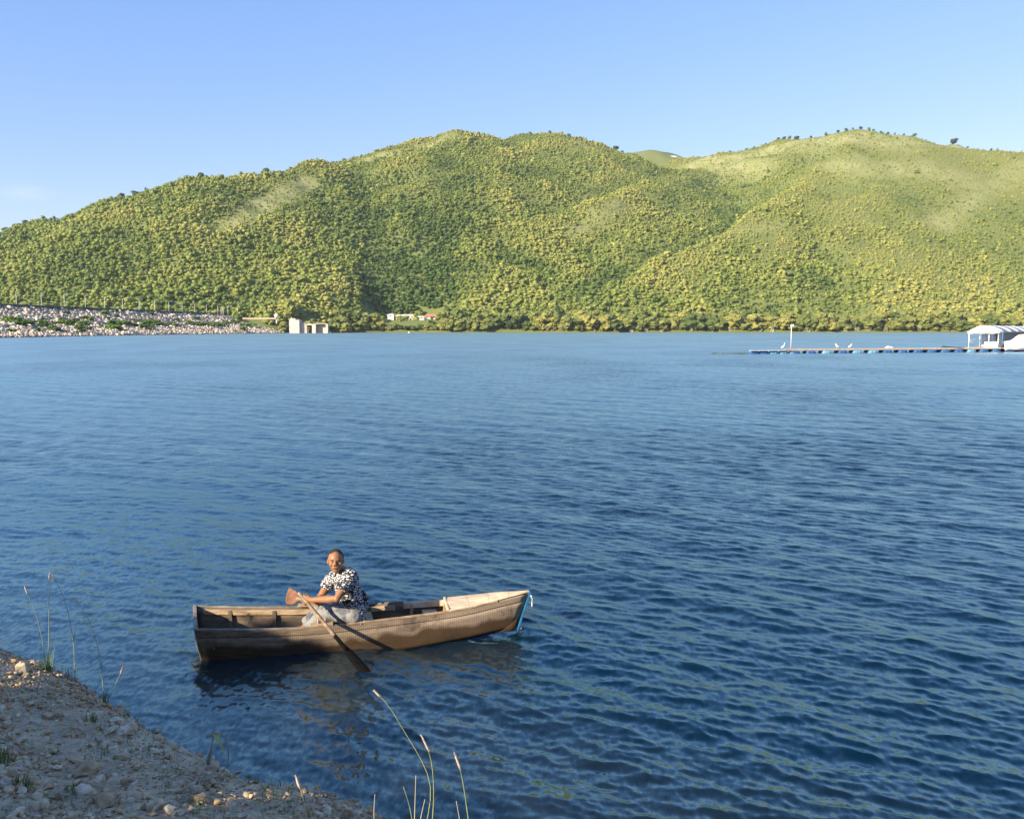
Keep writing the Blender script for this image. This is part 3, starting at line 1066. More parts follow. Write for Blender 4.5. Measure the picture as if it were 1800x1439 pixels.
# inner lining, shows the bare wood
inn = [nt[i] + (ft[i] - nt[i]).normalized() * 0.014 for i in range(NS)]
inb = [nb[i] + (fb[i] - nb[i]).normalized() * 0.014 for i in range(NS)]
ifn = [ft[i] - (ft[i] - nt[i]).normalized() * 0.014 for i in range(NS)]
ifb = [fb[i] - (fb[i] - nb[i]).normalized() * 0.014 for i in range(NS)]
wall_strip("inner_lining", inn, inb, 0.02, 0.98, lambda i: outward(i, 1), M_inner, thick=0.006, i1=35)
wall_strip("inner_lining", ifn, ifb, 0.02, 0.98, lambda i: outward(i, -1), M_inner, thick=0.006, i1=35)
# bottom boards
mb = MB()
vs = []; fs = []
for i in range(NS):
    for k in range(5): vs.append(nb[i].lerp(fb[i], k / 4) + Vector((0, 0, 0.004)))
for i in range(NS - 1):
    for k in range(4):
        a = i * 5 + k
        fs.append((a, a + 5, a + 6, a + 1))
mb.add(vs, fs)
o = mb.build("hull_bottom", M_hull, boat, smooth=True)
s = o.modifiers.new("thickness", 'SOLIDIFY'); s.thickness = 0.02; s.offset = 0
for k in range(4):
    mb = MB()
    t = 0.14 + 0.24 * k
    a = nb[2].lerp(fb[2], t) + Vector((0, 0, 0.03)); m_ = nb[16].lerp(fb[16], t) + Vector((0, 0, 0.03)); b = nb[29].lerp(fb[29], t) + Vector((0, 0, 0.045))
    w = (fb[2] - nb[2]).length * 0.21
    mb.beam(a, m_, w, 0.012); mb.beam(m_, b, w * 0.8, 0.012)
    mb.build("floorboard", M_inner, boat)
# stern board (transom)
mb = MB()
e = Vector((-0.012, 0, 0))
vs = [nt[0] + e, ft[0] + e, fb[0] + e, nb[0] + e, nt[0] - e, ft[0] - e, fb[0] - e, nb[0] - e]
mb.add(vs, [(0, 1, 2, 3), (7, 6, 5, 4), (0, 4, 5, 1), (1, 5, 6, 2), (2, 6, 7, 3), (3, 7, 4, 0)])
mb.build("transom", M_greywood, boat, bevel=0.003)
mb = MB()
mb.beam(nt[0] + Vector((0.006, -0.01, 0.01)), ft[0] + Vector((0.006, 0.01, 0.01)), 0.034, 0.018)
mb.build("transom_cap", M_greywood, boat, bevel=0.003)


def rail(name, line, i0, i1, w, h, material, dz=0.0, inward=0.0, sgn=1):
    mb = MB()
    vs = []; fs = []
    K = range(i0, i1)
    for j, i in enumerate(K):
        d = (ft[i] - nt[i]); d.z = 0; d = d.normalized() * sgn
        c = line[i] + d * inward + Vector((0, 0, dz + 0.0015 * math.sin(i * 2.1)))
        for x, z in ((-w / 2, -h / 2), (w / 2, -h / 2), (w / 2, h / 2), (-w / 2, h / 2)):
            vs.append(c + d * x + Vector((0, 0, z)))
        if j:
            a = (j - 1) * 4; b = j * 4
            for q in range(4):
                r = (q + 1) % 4
                fs.append((a + q, a + r, b + r, b + q))
    fs.append((0, 1, 2, 3)); e_ = (len(K) - 1) * 4
    fs.append((e_ + 3, e_ + 2, e_ + 1, e_))
    mb.add(vs, fs)
    return mb.build(name, material, parent, bevel=0.003) if False else mb.build(name, material, boat, bevel=0.003)


# outer rubbing strips / inner rails
o = rail("gunwale", nt, 0, 17, 0.022, 0.016, M_greywood, dz=0.006, inward=0.0)
o['label'] = "grey worn gunwale of the near stern half"
o = rail("gunwale", nt, 17, 36, 0.026, 0.018, M_rail, dz=0.007)
o = rail("gunwale", ft, 0, 25, 0.024, 0.018, M_greywood, dz=0.006)
o = rail("inner_rail", ft, 1, 24, 0.018, 0.052, M_rail, dz=-0.042, inward=0.030, sgn=-1)
o = rail("inner_rail", ft, 24, 35, 0.03, 0.062, M_pale, dz=-0.024, inward=0.034, sgn=-1)
o['label'] = "pale plank along the far bow side"
o = rail("inner_rail", nt, 16, 33, 0.020, 0.03, M_rail, dz=-0.008, inward=0.022)
# ribs along both sides
for i in (4, 9, 15, 20, 25, 29, 32):
    for (T, B, s_) in ((nt, nb, 1), (ft, fb, -1)):
        d = (ft[i] - nt[i]); d.z = 0; d = d.normalized() * s_
        mb = MB()
        mb.beam(T[i] + d * 0.036 + Vector((0, 0, -0.02)), B[i] + d * 0.034 + Vector((0, 0, 0.03)), 0.034, 0.026, up=d)
        mb.build("rib", M_inner if i < 24 else M_rail, boat)
# seats (thwarts)


def thwart(name, i, w, z, material, t0=0.04, t1=0.96, thick=0.022):
    a = nt[i].lerp(ft[i], t0); b = nt[i].lerp(ft[i], t1)
    a.z = b.z = z
    mb = MB(); mb.beam(a, b, w, thick)
    return mb.build(name, material, boat, bevel=0.003)


thwart("seat", 19, 0.20, 0.225, M_rail)
thwart("seat", 27, 0.15, 0.235, M_pale)
o = thwart("stern_seat", 3, 0.18, 0.12, M_greywood, 0.05, 0.62)
o = thwart("footrest", 6, 0.08, 0.055, M_inner, 0.08, 0.9, 0.05)
# small grey box lid leaning at the stern
mb = MB()
c = nt[2].lerp(ft[2], 0.52); c.z = 0.19
mb.box(c + Vector((0.16, -0.02, -0.05)), (0.19, 0.022, 0.13), Euler((math.radians(-28), 0, math.radians(6))).to_matrix())
mb.build("stern_board", M_greywood, boat, bevel=0.003)
# bow deck: thin pale planks bent over the bow
dk0, dk1 = 29, NS
for k in range(4):
    mb = MB(); vs = []; fs = []
    ia = dk0 + (dk1 - 1 - dk0) * k / 4; ib = dk0 + (dk1 - 1 - dk0) * (k + 1) / 4 - 0.03
    for j in range(5):
        ii = ia + (ib - ia) * j / 4
        i_ = min(int(ii), NS - 2); fr = ii - i_
        A = nt[i_].lerp(nt[i_ + 1], fr); B = ft[i_].lerp(ft[i_ + 1], fr)
        for q in range(7):
            t = q / 6
            p = A.lerp(B, -0.03 + 1.06 * t)
            p.z += 0.016 + 0.016 * math.sin(PI * t)
            vs.append(p)
    for j in range(4):
        for q in range(6):
            a = j * 7 + q
            fs.append((a, a + 7, a + 8, a + 1))
    mb.add(vs, fs)
    o = mb.build("deck_plank", M_pale, boat)
    s = o.modifiers.new("thickness", 'SOLIDIFY'); s.thickness = 0.014; s.offset = -1
mb = MB()
a = nt[dk0].lerp(ft[dk0], 0.03); b = nt[dk0].lerp(ft[dk0], 0.97)
mb.beam(a + Vector((-0.01, 0, 0.012)), b + Vector((-0.01, 0, 0.012)), 0.02, 0.045)
mb.build("deck_beam", M_pale, boat, bevel=0.003)
# bow stem: blue painted post
mb = MB()
top = (nt[-1] + ft[-1]) / 2 + Vector((0.016, -0.004, 0.018)); bot = nb[-1] + Vector((0.016, 0.0, -0.03))
mb.beam(bot, top, 0.05, 0.022, up=Vector((1, 0, 0)))
mb.build("stem_post", M_blue, boat, bevel=0.004)
mb = MB(); mb.beam(bot + Vector((-0.02, 0, 0.045)), bot + Vector((0.05, 0.0, 0.035)), 0.04, 0.02)
mb.build("keel_shoe", M_inner, boat, bevel=0.003)
mb = MB()
q = top + Vector((0.008, -0.03, -0.04))
mb.tube([q, q + Vector((0.012, -0.004, -0.03)), q + Vector((0.006, -0.006, -0.075)), q + Vector((0.012, -0.004, -0.09))], 0.003, 6)
mb.ball(q, 0.010, sub=2); mb.tube([q + Vector((0.008, -0.006, -0.07)), q + Vector((0.01, -0.006, -0.11))], [0.005, 0.008], 8)
mb.build("mooring_rope", M_white_plastic, boat, smooth=True)
# oar pads and pegs on the gunwales


def pad(i, line, s_, name="oar_pad"):
    d = (ft[i] - nt[i]); d.z = 0; d = d.normalized() * s_
    tdir = (line[i + 1] - line[i - 1]).normalized()
    mb = MB()
    c = line[i] + d * 0.012 + Vector((0, 0, 0.026))
    mb.beam(c - tdir * 0.11, c + tdir * 0.11, 0.055, 0.024)
    o = mb.build(name, M_rail, boat, bevel=0.003)
    for k in (-0.035, 0.035):
        m2 = MB(); q = c + tdir * k
        m2.tube([q + Vector((0, 0, -0.02)), q + Vector((0, 0, 0.06))], 0.009, 8)
        m2.build("oar_peg", M_rail, boat, smooth=True)
    return c


near_pad = pad(14, nt, 1)
far_pad = pad(13, ft, -1)

# ------------------------------------------------------------------ oars
NO_A = D(529, 1046, 8.22)
near_tip = G(650, 1190, -0.03)
d_ = (near_tip - NO_A).normalized()
NO_L = NO_A.lerp(near_tip, 0.36)
oar = empty("oar", (NO_L.x, NO_L.y, NO_L.z), "near oar with its black blade dipping into the water beside the boat", "oar", "oars of the rowing boat")


def oar_parts(A, B, blade_len, blade_w, shaft_mat, blade_mat, parent, side_hint, r=0.019, blade_flat=0.14, flare=1.0, low_mat=None):
    d = (B - A).normalized()
    L = (B - A).length
    mb = MB()
    n_ = 12
    pts = [A + d * (L - blade_len * 0.75) * k / n_ for k in range(n_ + 1)]
    cut = 9 if low_mat else n_
    mb.tube(pts[:cut + 1], [r * (0.8 if k == 0 else 1.0 + 0.05 * math.sin(k * 1.7)) for k in range(cut + 1)], 10)
    mb.build("shaft", shaft_mat, parent, smooth=True)
    if low_mat:
        mb = MB()
        mb.tube(pts[cut:], [r * 1.02] * (n_ + 1 - cut), 10)
        q = mb.build("shaft", low_mat, parent, smooth=True)
        q['label'] = "black lower end of the shaft"
    mb = MB()
    prof = [(0.0, 0.25), (0.12, 0.45), (0.3, 0.8), (0.6, 1.0), (0.9, 0.98 * flare), (0.98, 0.85 * flare), (1.0, 0.6 * flare)]
    side = (side_hint - d * side_hint.dot(d)).normalized()
    pts = [B - d * blade_len * (1 - t) for t, _ in prof]
    # flat blade: an elliptic tube squashed across
    c = d.cross(side)
    vs = []; fs = []
    K = 12
    for (t, w), p in zip(prof, pts):
        for k in range(K):
            a = 2 * PI * k / K
            vs.append(p + side * math.cos(a) * blade_w / 2 * w + c * math.sin(a) * 0.012)
    for j in range(len(prof) - 1):
        for k in range(K):
            fs.append((j * K + k, j * K + (k + 1) % K, (j + 1) * K + (k + 1) % K, (j + 1) * K + k))
    fs.append(tuple(range(K))[::-1]); fs.append(tuple((len(prof) - 1) * K + k for k in range(K)))
    mb.add(vs, fs)
    mb.build("blade", blade_mat, parent, smooth=True)


oar_parts(NO_A - d_ * 0.04, near_tip, 0.46, 0.090, M_handle, M_black, oar, Vector((0.9, 0.35, 0.3)), low_mat=M_black)
FO_A = D(560, 1060, 8.30)
FO_B = D(505, 1047, 9.15)
d2 = (FO_B - FO_A).normalized()
oar2 = empty("oar", (far_pad.x, far_pad.y, far_pad.z), "far oar lifted over the far side with a rust brown blade", "oar", "oars of the rowing boat")
oar_parts(FO_A - d2 * 0.03, FO_B + d2 * 0.0, 0.42, 0.17, M_handle, M_rust, oar2, Vector((0.25, 0.1, 1)), r=0.02, flare=1.15)

# ------------------------------------------------------------------ the rower
M_skin = mat("brown_skin", (0.25, 0.115, 0.052), (0.31, 0.15, 0.07), 9, rough=0.5, spec=0.4)
M_hair = mat("short_black_hair", (0.010, 0.008, 0.007), (0.03, 0.022, 0.018), 60, rough=0.8, bump=0.003)
M_eye = mat("dark_eye", (0.02, 0.012, 0.01), rough=0.3)
M_lip = mat("lip_skin", (0.20, 0.075, 0.05), rough=0.5)
M_trs = mat("light_grey_trousers", (0.085, 0.09, 0.105), (0.235, 0.23, 0.22), 6, rough=0.9, bump=0.04, bscale=11, contrast=(0.42, 0.54))  # blue-grey mottling puts fold shadows into the cloth colour


def shirt_material():
    m, n, l, p = new_mat("black_shirt_white_print")
    p.inputs["Roughness"].default_value = 0.85
    geo = n.new("ShaderNodeTexCoord")
    mp = n.new("ShaderNodeMapping")
    mp.inputs["Rotation"].default_value = (0.2, 0.15, 0.5)
    mp.inputs["Scale"].default_value = (28, 28, 58)
    l.new(geo.outputs["Object"], mp.inputs["Vector"])
    nz = n.new("ShaderNodeTexNoise"); nz.inputs["Scale"].default_value = 14
    l.new(geo.outputs["Object"], nz.inputs["Vector"])
    ad = n.new("ShaderNodeVectorMath"); ad.operation = 'MULTIPLY_ADD'
    ad.inputs[1].default_value = (0.9, 0.9, 1.1)
    l.new(nz.outputs["Color"], ad.inputs[0]); l.new(mp.outputs[0], ad.inputs[2])
    vo = n.new("ShaderNodeTexVoronoi"); vo.feature = 'DISTANCE_TO_EDGE'
    vo.inputs["Scale"].default_value = 1.0; vo.inputs["Randomness"].default_value = 0.75
    l.new(ad.outputs[0], vo.inputs["Vector"])
    cr = n.new("ShaderNodeValToRGB")
    cr.color_ramp.elements[0].position = 0.15; cr.color_ramp.elements[0].color = (0.012, 0.012, 0.018, 1)
    cr.color_ramp.elements[1].position = 0.22; cr.color_ramp.elements[1].color = (0.74, 0.72, 0.70, 1)
    l.new(vo.outputs["Distance"], cr.inputs["Fac"])
    l.new(cr.outputs[0], p.inputs["Base Color"])
    n2 = n.new("ShaderNodeTexNoise"); n2.inputs["Scale"].default_value = 10; n2.inputs["Detail"].default_value = 3
    l.new(geo.outputs["Object"], n2.inputs["Vector"])
    bp = n.new("ShaderNodeBump"); bp.inputs["Distance"].default_value = 0.02; bp.inputs["Strength"].default_value = 0.8
    l.new(n2.outputs["Fac"], bp.inputs["Height"]); l.new(bp.outputs[0], p.inputs["Normal"])
    return m


M_shirt = shirt_material()
head = D(590, 986, 8.20)
neck_b = D(600, 1008, 8.28)
sh_n = D(615, 1013, 8.14); sh_f = D(584, 1016, 8.44)
el_n = D(592, 1052, 8.00); ha_n = D(547, 1054, 8.13)
el_f = D(565, 1046, 8.43); ha_f = D(557, 1059, 8.33)
pelvis = D(618, 1078, 8.38)
hip_n = D(622, 1080, 8.30); hip_f = D(609, 1074, 8.52)
kn_n = D(566, 1079, 8.37); kn_f = D(560, 1071, 8.56)
an_n = D(540, 1108, 8.40); an_f = D(536, 1100, 8.58)
an_n.z = max(an_n.z, 0.08); an_f.z = max(an_f.z, 0.08)
chest = D(607, 1024, 8.30)
waist = D(616, 1052, 8.35)
person = empty("person", (pelvis.x, pelvis.y, 0.236), "man in black and white patterned shirt and light trousers rowing the boat", "person")
person['pose'] = "seated"


def body_tubes(mb, paths, n=16):
    for pts, rad in paths:
        mb.tube(pts, rad, n)
        for p, r in zip(pts, rad): mb.ball(p, r * 0.99, sub=2)


def remeshed(mb, name, voxel, material, parent, smooth_it=4):
    me = mb.mesh(name + "_raw", material)
    tmp = bpy.data.objects.new(name + "_raw", me)
    COL.objects.link(tmp)
    r = tmp.modifiers.new("r", 'REMESH'); r.mode = 'VOXEL'; r.voxel_size = voxel; r.use_smooth_shade = True
    s = tmp.modifiers.new("s", 'SMOOTH'); s.factor = 0.6; s.iterations = smooth_it
    dg = bpy.context.evaluated_depsgraph_get()
    dg.update()
    out = bpy.data.meshes.new_from_object(tmp.evaluated_get(dg))
    out.name = name
    bpy.data.objects.remove(tmp)
    out.materials.clear()
    out.materials.append(material)
    out.shade_smooth()
    return link_mesh(name, out, parent)


mb = MB()
hr = Matrix.Rotation(math.radians(9), 3, 'Z') @ Matrix.Rotation(math.radians(-7), 3, 'X')
HS = 0.94
hv = lambda x, y, z: head + hr @ (Vector((x, y, z)) * HS)          # local: -y is the face, z up, origin mid head


def skull(q):
    # narrower towards the chin, fuller at the back
    z = q.z
    k = 1.0 - 0.30 * max(0, -z) ** 1.3
    y = q.y * (1.0 + 0.10 * max(0, q.y)) * (1.0 - 0.12 * max(0, -z) * (1 if q.y > 0 else 0))
    return Vector((q.x * k, y, z))


mb.ball(hv(0, 0.012, 0.022), (0.076, 0.094, 0.096), hr, 4, fn=skull)
mb.ball(hv(0, -0.024, -0.045), (0.057, 0.062, 0.070), hr, 3, fn=skull)
mb.ball(hv(0, -0.062, -0.088), (0.028, 0.022, 0.022), hr, 3)             # chin
mb.ball(hv(0, -0.080, 0.024), (0.046, 0.011, 0.009), hr, 3)               # brow
mb.tube([hv(0, -0.084, 0.018), hv(0, -0.098, -0.010), hv(0, -0.106, -0.026)], [0.008, 0.011, 0.014], 10)   # nose
for sx in (-1, 1):
    mb.ball(hv(sx * 0.012, -0.094, -0.028), (0.009, 0.010, 0.008), hr, 2)
    mb.ball(hv(sx * 0.042, -0.058, -0.022), (0.024, 0.022, 0.026), hr, 3)  # cheek
    mb.ball(hv(sx * 0.081, 0.008, -0.004), (0.008, 0.016, 0.027), hr @ Matrix.Rotation(sx * -0.35, 3, 'Z'), 3)  # ear
mb.ball(hv(0, -0.082, -0.054), (0.026, 0.012, 0.007), hr, 3)
mb.ball(hv(0, -0.080, -0.064), (0.022, 0.012, 0.008), hr, 3)
body_tubes(mb, [
    ([hv(0, 0.012, -0.05), neck_b + Vector((0.0, 0.01, 0.03)), neck_b + Vector((0.015, 0.02, -0.05))], [0.054, 0.054, 0.07]),
    ([sh_n, sh_n.lerp(el_n, 0.5), el_n, el_n.lerp(ha_n, 0.3), el_n.lerp(ha_n, 0.85), ha_n], [0.052, 0.045, 0.037, 0.040, 0.027, 0.025]),
    ([sh_f, sh_f.lerp(el_f, 0.5), el_f, el_f.lerp(ha_f, 0.3), ha_f], [0.052, 0.046, 0.037, 0.039, 0.026]),
    ([neck_b + Vector((0.02, 0.02, -0.08)), chest, waist, pelvis], [0.07, 0.092, 0.085, 0.10]),
    ([sh_n, neck_b + Vector((0.01, 0, -0.05)), sh_f], [0.052, 0.062, 0.052]),
    ([hip_n, hip_n.lerp(kn_n, 0.5), kn_n, kn_n.lerp(an_n, 0.3), an_n], [0.085, 0.070, 0.052, 0.050, 0.032]),
    ([hip_f, hip_f.lerp(kn_f, 0.5), kn_f, kn_f.lerp(an_f, 0.3), an_f], [0.085, 0.070, 0.052, 0.050, 0.032]),
])
for an in (an_n, an_f):
    mb.tube([an + Vector((0.03, 0, -0.02)), an + Vector((-0.06, -0.005, -0.035)), an + Vector((-0.16, -0.01, -0.045))], [0.034, 0.036, 0.024], 12)


def hand(mb, wrist, towards, axis, shaft_c, r_sh, thumb_up):
    """fist round a shaft: palm block, four curled fingers spaced along the shaft, thumb opposite"""
    axis = axis.normalized()
    out = (shaft_c - wrist); out = (out - axis * out.dot(axis)).normalized()
    up = axis.cross(out).normalized()
    if up.z < 0: up = -up
    palm_c = shaft_c - out * (r_sh + 0.016) + up * 0.010
    mb.tube([wrist, palm_c], [0.026, 0.030], 12, flat=1.0)
    for k in range(4):
        off = axis * (0.031 - 0.0207 * k)
        ln = (1.0, 1.06, 1.0, 0.85)[k]
        pts = []
        for a in (150, 105, 60, 15, -35, -75):
            t = math.radians(a)
            rr = r_sh + 0.0095
            pts.append(shaft_c + off + (out * math.cos(t) * 1.0 + up * math.sin(t)) * rr * (1 + 0.12 * (ln - 1)))
        pts = [palm_c + off * 0.9 + up * 0.018] + pts[1:]
        mb.tube(pts, [0.0115, 0.0105, 0.0100, 0.0095, 0.009, 0.008], 8)
    # knuckle ridge and palm plate
    mb.ball(palm_c + up * 0.012, (0.020, 0.020, 0.020), sub=2)
    for k in (-0.028, -0.009, 0.010, 0.030):
        mb.ball(palm_c + axis * k + up * 0.016, 0.0165, sub=2)
        mb.ball(palm_c + axis * k - up * 0.012, 0.0155, sub=2)
    tb = palm_c + axis * 0.036 - up * 0.004
    mb.tube([tb, tb + axis * 0.020 + out * 0.020 + up * 0.012, shaft_c + axis * 0.048 + up * (r_sh + 0.010), shaft_c + axis * 0.040 + out * 0.022 + up * (r_sh + 0.004)],
            [0.0135, 0.0125, 0.011, 0.009], 8)


oar_dir = (near_tip - NO_A).normalized()
grip_n = NO_A + oar_dir * 0.075
hand(mb, ha_n + (grip_n - ha_n) * 0.0, None, -oar_dir, grip_n, 0.019, True)
grip_f = FO_A + d2 * 0.05
hand(mb, ha_f, None, d2, grip_f, 0.020, True)
body = remeshed(mb, "body", 0.0052, M_skin, person, 3)

# shirt: torso shell, short sleeves, collar and loose hem
mb = MB()
back = (chest - D(607, 1024, 8.0)).normalized()
sleeve_n = sh_n.lerp(el_n, 0.66); sleeve_f = sh_f.lerp(el_f, 0.55)
ax = (sh_f - sh_n).normalized()


def slab(c0, rx, ry, up_v, side_v):
    u = up_v.normalized(); s_ = (side_v - u * side_v.dot(u)).normalized(); f_ = u.cross(s_)
    return Matrix((s_, f_, u)).transposed()


spine = (chest - pelvis).normalized()
Rt = slab(chest, 0, 0, spine, ax)
mb.ball(chest + spine * 0.055 + Vector((0.012, 0.0, 0)), (0.172, 0.118, 0.115), Rt, 3)
mb.ball(chest - spine * 0.05 + Vector((0.010, 0, 0)), (0.155, 0.118, 0.15), Rt, 3)
mb.ball(waist + Vector((0.006, 0, 0)), (0.146, 0.116, 0.14), Rt, 3)
mb.ball(pelvis + spine * 0.045 + Vector((0.030, 0, 0)), (0.158, 0.116, 0.11), Rt, 3)
mb.ball(pelvis + Vector((0.045, -0.02, -0.045)), (0.150, 0.085, 0.06), Rt, 3)      # tail of the shirt
for S, E_, k in ((sh_n, sleeve_n, 1), (sh_f, sleeve_f, 1)):
    mb.tube([S + Vector((0.01, 0, 0.005)), S.lerp(E_, 0.5), E_], [0.074, 0.073, 0.074], 18)
    mb.ball(S + Vector((0.008, 0, 0.0)), 0.074, sub=3)
mb.tube([sh_n + Vector((0.01, 0, 0)), neck_b + Vector((0.02, 0.01, -0.022)), sh_f + Vector((0.01, 0, 0))], [0.07, 0.088, 0.07], 16)
# folds
for k in range(7):
    a = waist + Rt @ Vector((-0.13 + 0.02 * k, -0.10 + 0.01 * (k % 3), -0.10))
    b = waist + Rt @ Vector((-0.10 + 0.035 * k, -0.115, 0.06 + 0.02 * (k % 2)))
    mb.tube([a, a.lerp(b, 0.5) + Rt @ Vector((0, -0.016, 0)), b], [0.012, 0.014, 0.008], 8)
    a2 = waist + Rt @ Vector((-0.155, -0.03 + 0.03 * (k % 4), -0.09 + 0.03 * k))
    mb.tube([a2, a2 + Rt @ Vector((-0.006, 0.05, 0.03))], [0.016, 0.008], 8)
shirt = remeshed(mb, "shirt", 0.0065, M_shirt, person, 2)
# collar: two thin flaps round the neck
mb = MB()
nb_ = neck_b + Vector((0.012, 0.008, 0.020))
vs = []; fs = []
K = 20
for j in range(3):
    for k in range(K + 1):
        a = math.radians(-62 - 90 + (304) * k / K + 62 + 0)
        a = math.radians(-90 - 8) + math.radians(30 + 300 * k / K)
        rr = (0.062, 0.074, 0.098)[j]
        zz = (0.020, 0.030, -0.010)[j]
        if k in (0, K): zz -= 0.03; rr += 0.012
        vs.append(nb_ + Vector((math.cos(a) * rr, math.sin(a) * rr * 0.9, zz)))
for j in range(2):
    for k in range(K):
        q = j * (K + 1) + k
        fs.append((q, q + 1, q + K + 2, q + K + 1))
mb.add(vs, fs)
o = mb.build("collar", M_shirt, person, smooth=True)
s = o.modifiers.new("t", 'SOLIDIFY'); s.thickness = 0.004

# trousers, baggy with folds
mb = MB()
for H_, K_, A_ in ((hip_n, kn_n, an_n), (hip_f, kn_f, an_f)):
    mid = H_.lerp(K_, 0.5)
    sh_ = K_.lerp(A_, 0.55)
    mb.tube([H_, mid, K_.lerp(H_, 0.10)], [0.100, 0.084, 0.068], 18)
    mb.ball(H_, 0.100, sub=3); mb.ball(K_.lerp(H_, 0.04), 0.068, sub=3)
    mb.tube([K_, sh_, A_ + Vector((0.005, 0, 0.035))], [0.063, 0.060, 0.058], 18)
    rg = random.Random(4)
    for k in range(9):
        t = 0.1 + 0.1 * k
        c = H_.lerp(K_, t); dd = (K_ - H_).normalized()
        sd = dd.cross(Vector((0, 0, 1))).normalized()
        r_ = 0.098 * (1 - t) + 0.066 * t
        pp = []
        for a in range(-60, 150, 30):
            ar = math.radians(a)
            pp.append(c + dd * 0.05 * math.sin(ar + k) + (-sd * math.cos(ar) * -1 + Vector((0, 0, 1)) * math.sin(ar)) * r_ * 0.97)
        mb.tube(pp, [0.006, 0.011, 0.014, 0.014, 0.012, 0.010, 0.006], 8)
mb.ball(pelvis, (0.13, 0.155, 0.10), sub=3)
trs = remeshed(mb, "trousers", 0.0075, M_trs, person, 2)

# hair: cropped cap with receding hairline
mb = MB()
bm = bmesh.new(); bmesh.ops.create_icosphere(bm, subdivisions=4, radius=1)
keep = []
vs = []
for v in bm.verts:
    q = skull(v.co.copy())
    vs.append(hv(q.x * 0.0805, 0.014 + q.y * 0.099, 0.024 + q.z * 0.101))
fs = []
for f in bm.faces:
    c = f.calc_center_median()
    back_ = c.y > 0.05 and c.z > -0.55
    topc = c.z > 0.62 and c.y > -0.60
    sides = abs(c.x) > 0.62 and c.z > 0.05 + 0.3 * (0.3 - c.y) and c.y > -0.34
    if back_ or topc or sides: fs.append([v.index for v in f.verts])
bm.free()
mb.add(vs, fs)
o = mb.build("hair", M_hair, person, smooth=True)
s = o.modifiers.new("t", 'SOLIDIFY'); s.thickness = 0.006; s.offset = 0.5
for sx in (-1, 1):
    mb = MB(); mb.ball(hv(sx * 0.031, -0.0835, 0.008), (0.010, 0.005, 0.0036), hr, 2); mb.build("eye", M_eye, person, smooth=True)
    mb = MB(); mb.tube([hv(sx * 0.014, -0.097, 0.020), hv(sx * 0.032, -0.095, 0.026), hv(sx * 0.050, -0.083, 0.021)], [0.0022, 0.0030, 0.002], 6)
    mb.build("eyebrow", M_hair, person, smooth=True)
mb = MB(); mb.ball(hv(0, -0.094, -0.058), (0.023, 0.005, 0.0075), hr, 2); mb.build("lips", M_lip, person, smooth=True)

build_lake()

# ------------------------------------------------------------------ haze over the lake and the hills
HAZE = 0.00005
mb = MB()
mb.box((0, 1150, 200), (4600, 3400, 416))
m, n, l, p = new_mat("haze_air")
n.remove(p)
pv = n.new("ShaderNodeVolumePrincipled")
pv.inputs["Color"].default_value = (0.80, 0.90, 1.0, 1)
pv.inputs["Density"].default_value = HAZE
pv.inputs["Anisotropy"].default_value = 0.0
l.new(pv.outputs[0], n["Material Output"].inputs["Volume"])
o = mb.build("haze", m)
tag(o, kind='stuff')

# ------------------------------------------------------------------ near bank
def bank_z(X, Y):
    d = shore_d(X, Y)
    z = np.where(d > 0, 0.03 + 0.16 * (1 - np.exp(-d / 0.16)) + 0.27 * d, 0.45 * d + 0.03)
    z = np.where(d > 5.5, 0.03 + 0.16 + 0.27 * 5.5 + 0.42 * (d - 5.5), z)
    z = np.minimum(z, 7.0)
    rough = np.clip(d / 0.3 + 0.6, 0.2, 1)
    z = z + rough * (0.10 * (fbm(X * 1.5, Y * 1.5, 4) - 0.5) + 0.045 * (fbm(X * 7, Y * 7, 4) - 0.5))
    # keep clear of the camera
    return z


def bank_material():
    m, n, l, p = new_mat("bank_earth")
    p.inputs["Roughness"].default_value = 0.95
    p.inputs["Specular IOR Level"].default_value = 0.15
    geo = n.new("ShaderNodeNewGeometry")
    a = n.new("ShaderNodeTexNoise"); a.inputs["Scale"].default_value = 2.4; a.inputs["Detail"].default_value = 10; a.inputs["Roughness"].default_value = 0.75
    l.new(geo.outputs["Position"], a.inputs["Vector"])
    cr = n.new("ShaderNodeValToRGB")
    e = cr.color_ramp.elements
    e[0].position = 0.32; e[0].color = (0.23, 0.16, 0.085, 1)
    e[1].position = 0.68; e[1].color = (0.62, 0.48, 0.29, 1)
    q = e.new(0.5); q.color = (0.44, 0.325, 0.18, 1)
    l.new(a.outputs["Fac"], cr.inputs["Fac"])
    v = n.new("ShaderNodeTexVoronoi"); v.inputs["Scale"].default_value = 38
    l.new(geo.outputs["Position"], v.inputs["Vector"])
    mx = n.new("ShaderNodeMix"); mx.data_type = 'RGBA'; mx.blend_type = 'OVERLAY'; mx.inputs[0].default_value = 0.22
    l.new(cr.outputs[0], mx.inputs[6]); l.new(v.outputs["Color"], mx.inputs[7])
    hs = n.new("ShaderNodeHueSaturation"); hs.inputs["Saturation"].default_value = 0.8
    l.new(mx.outputs[2], hs.inputs["Color"]); l.new(hs.outputs[0], p.inputs["Base Color"])
    bp = n.new("ShaderNodeBump"); bp.inputs["Distance"].default_value = 0.02
    l.new(v.outputs["Distance"], bp.inputs["Height"]); l.new(bp.outputs[0], p.inputs["Normal"])
    return m


M_bank = bank_material()


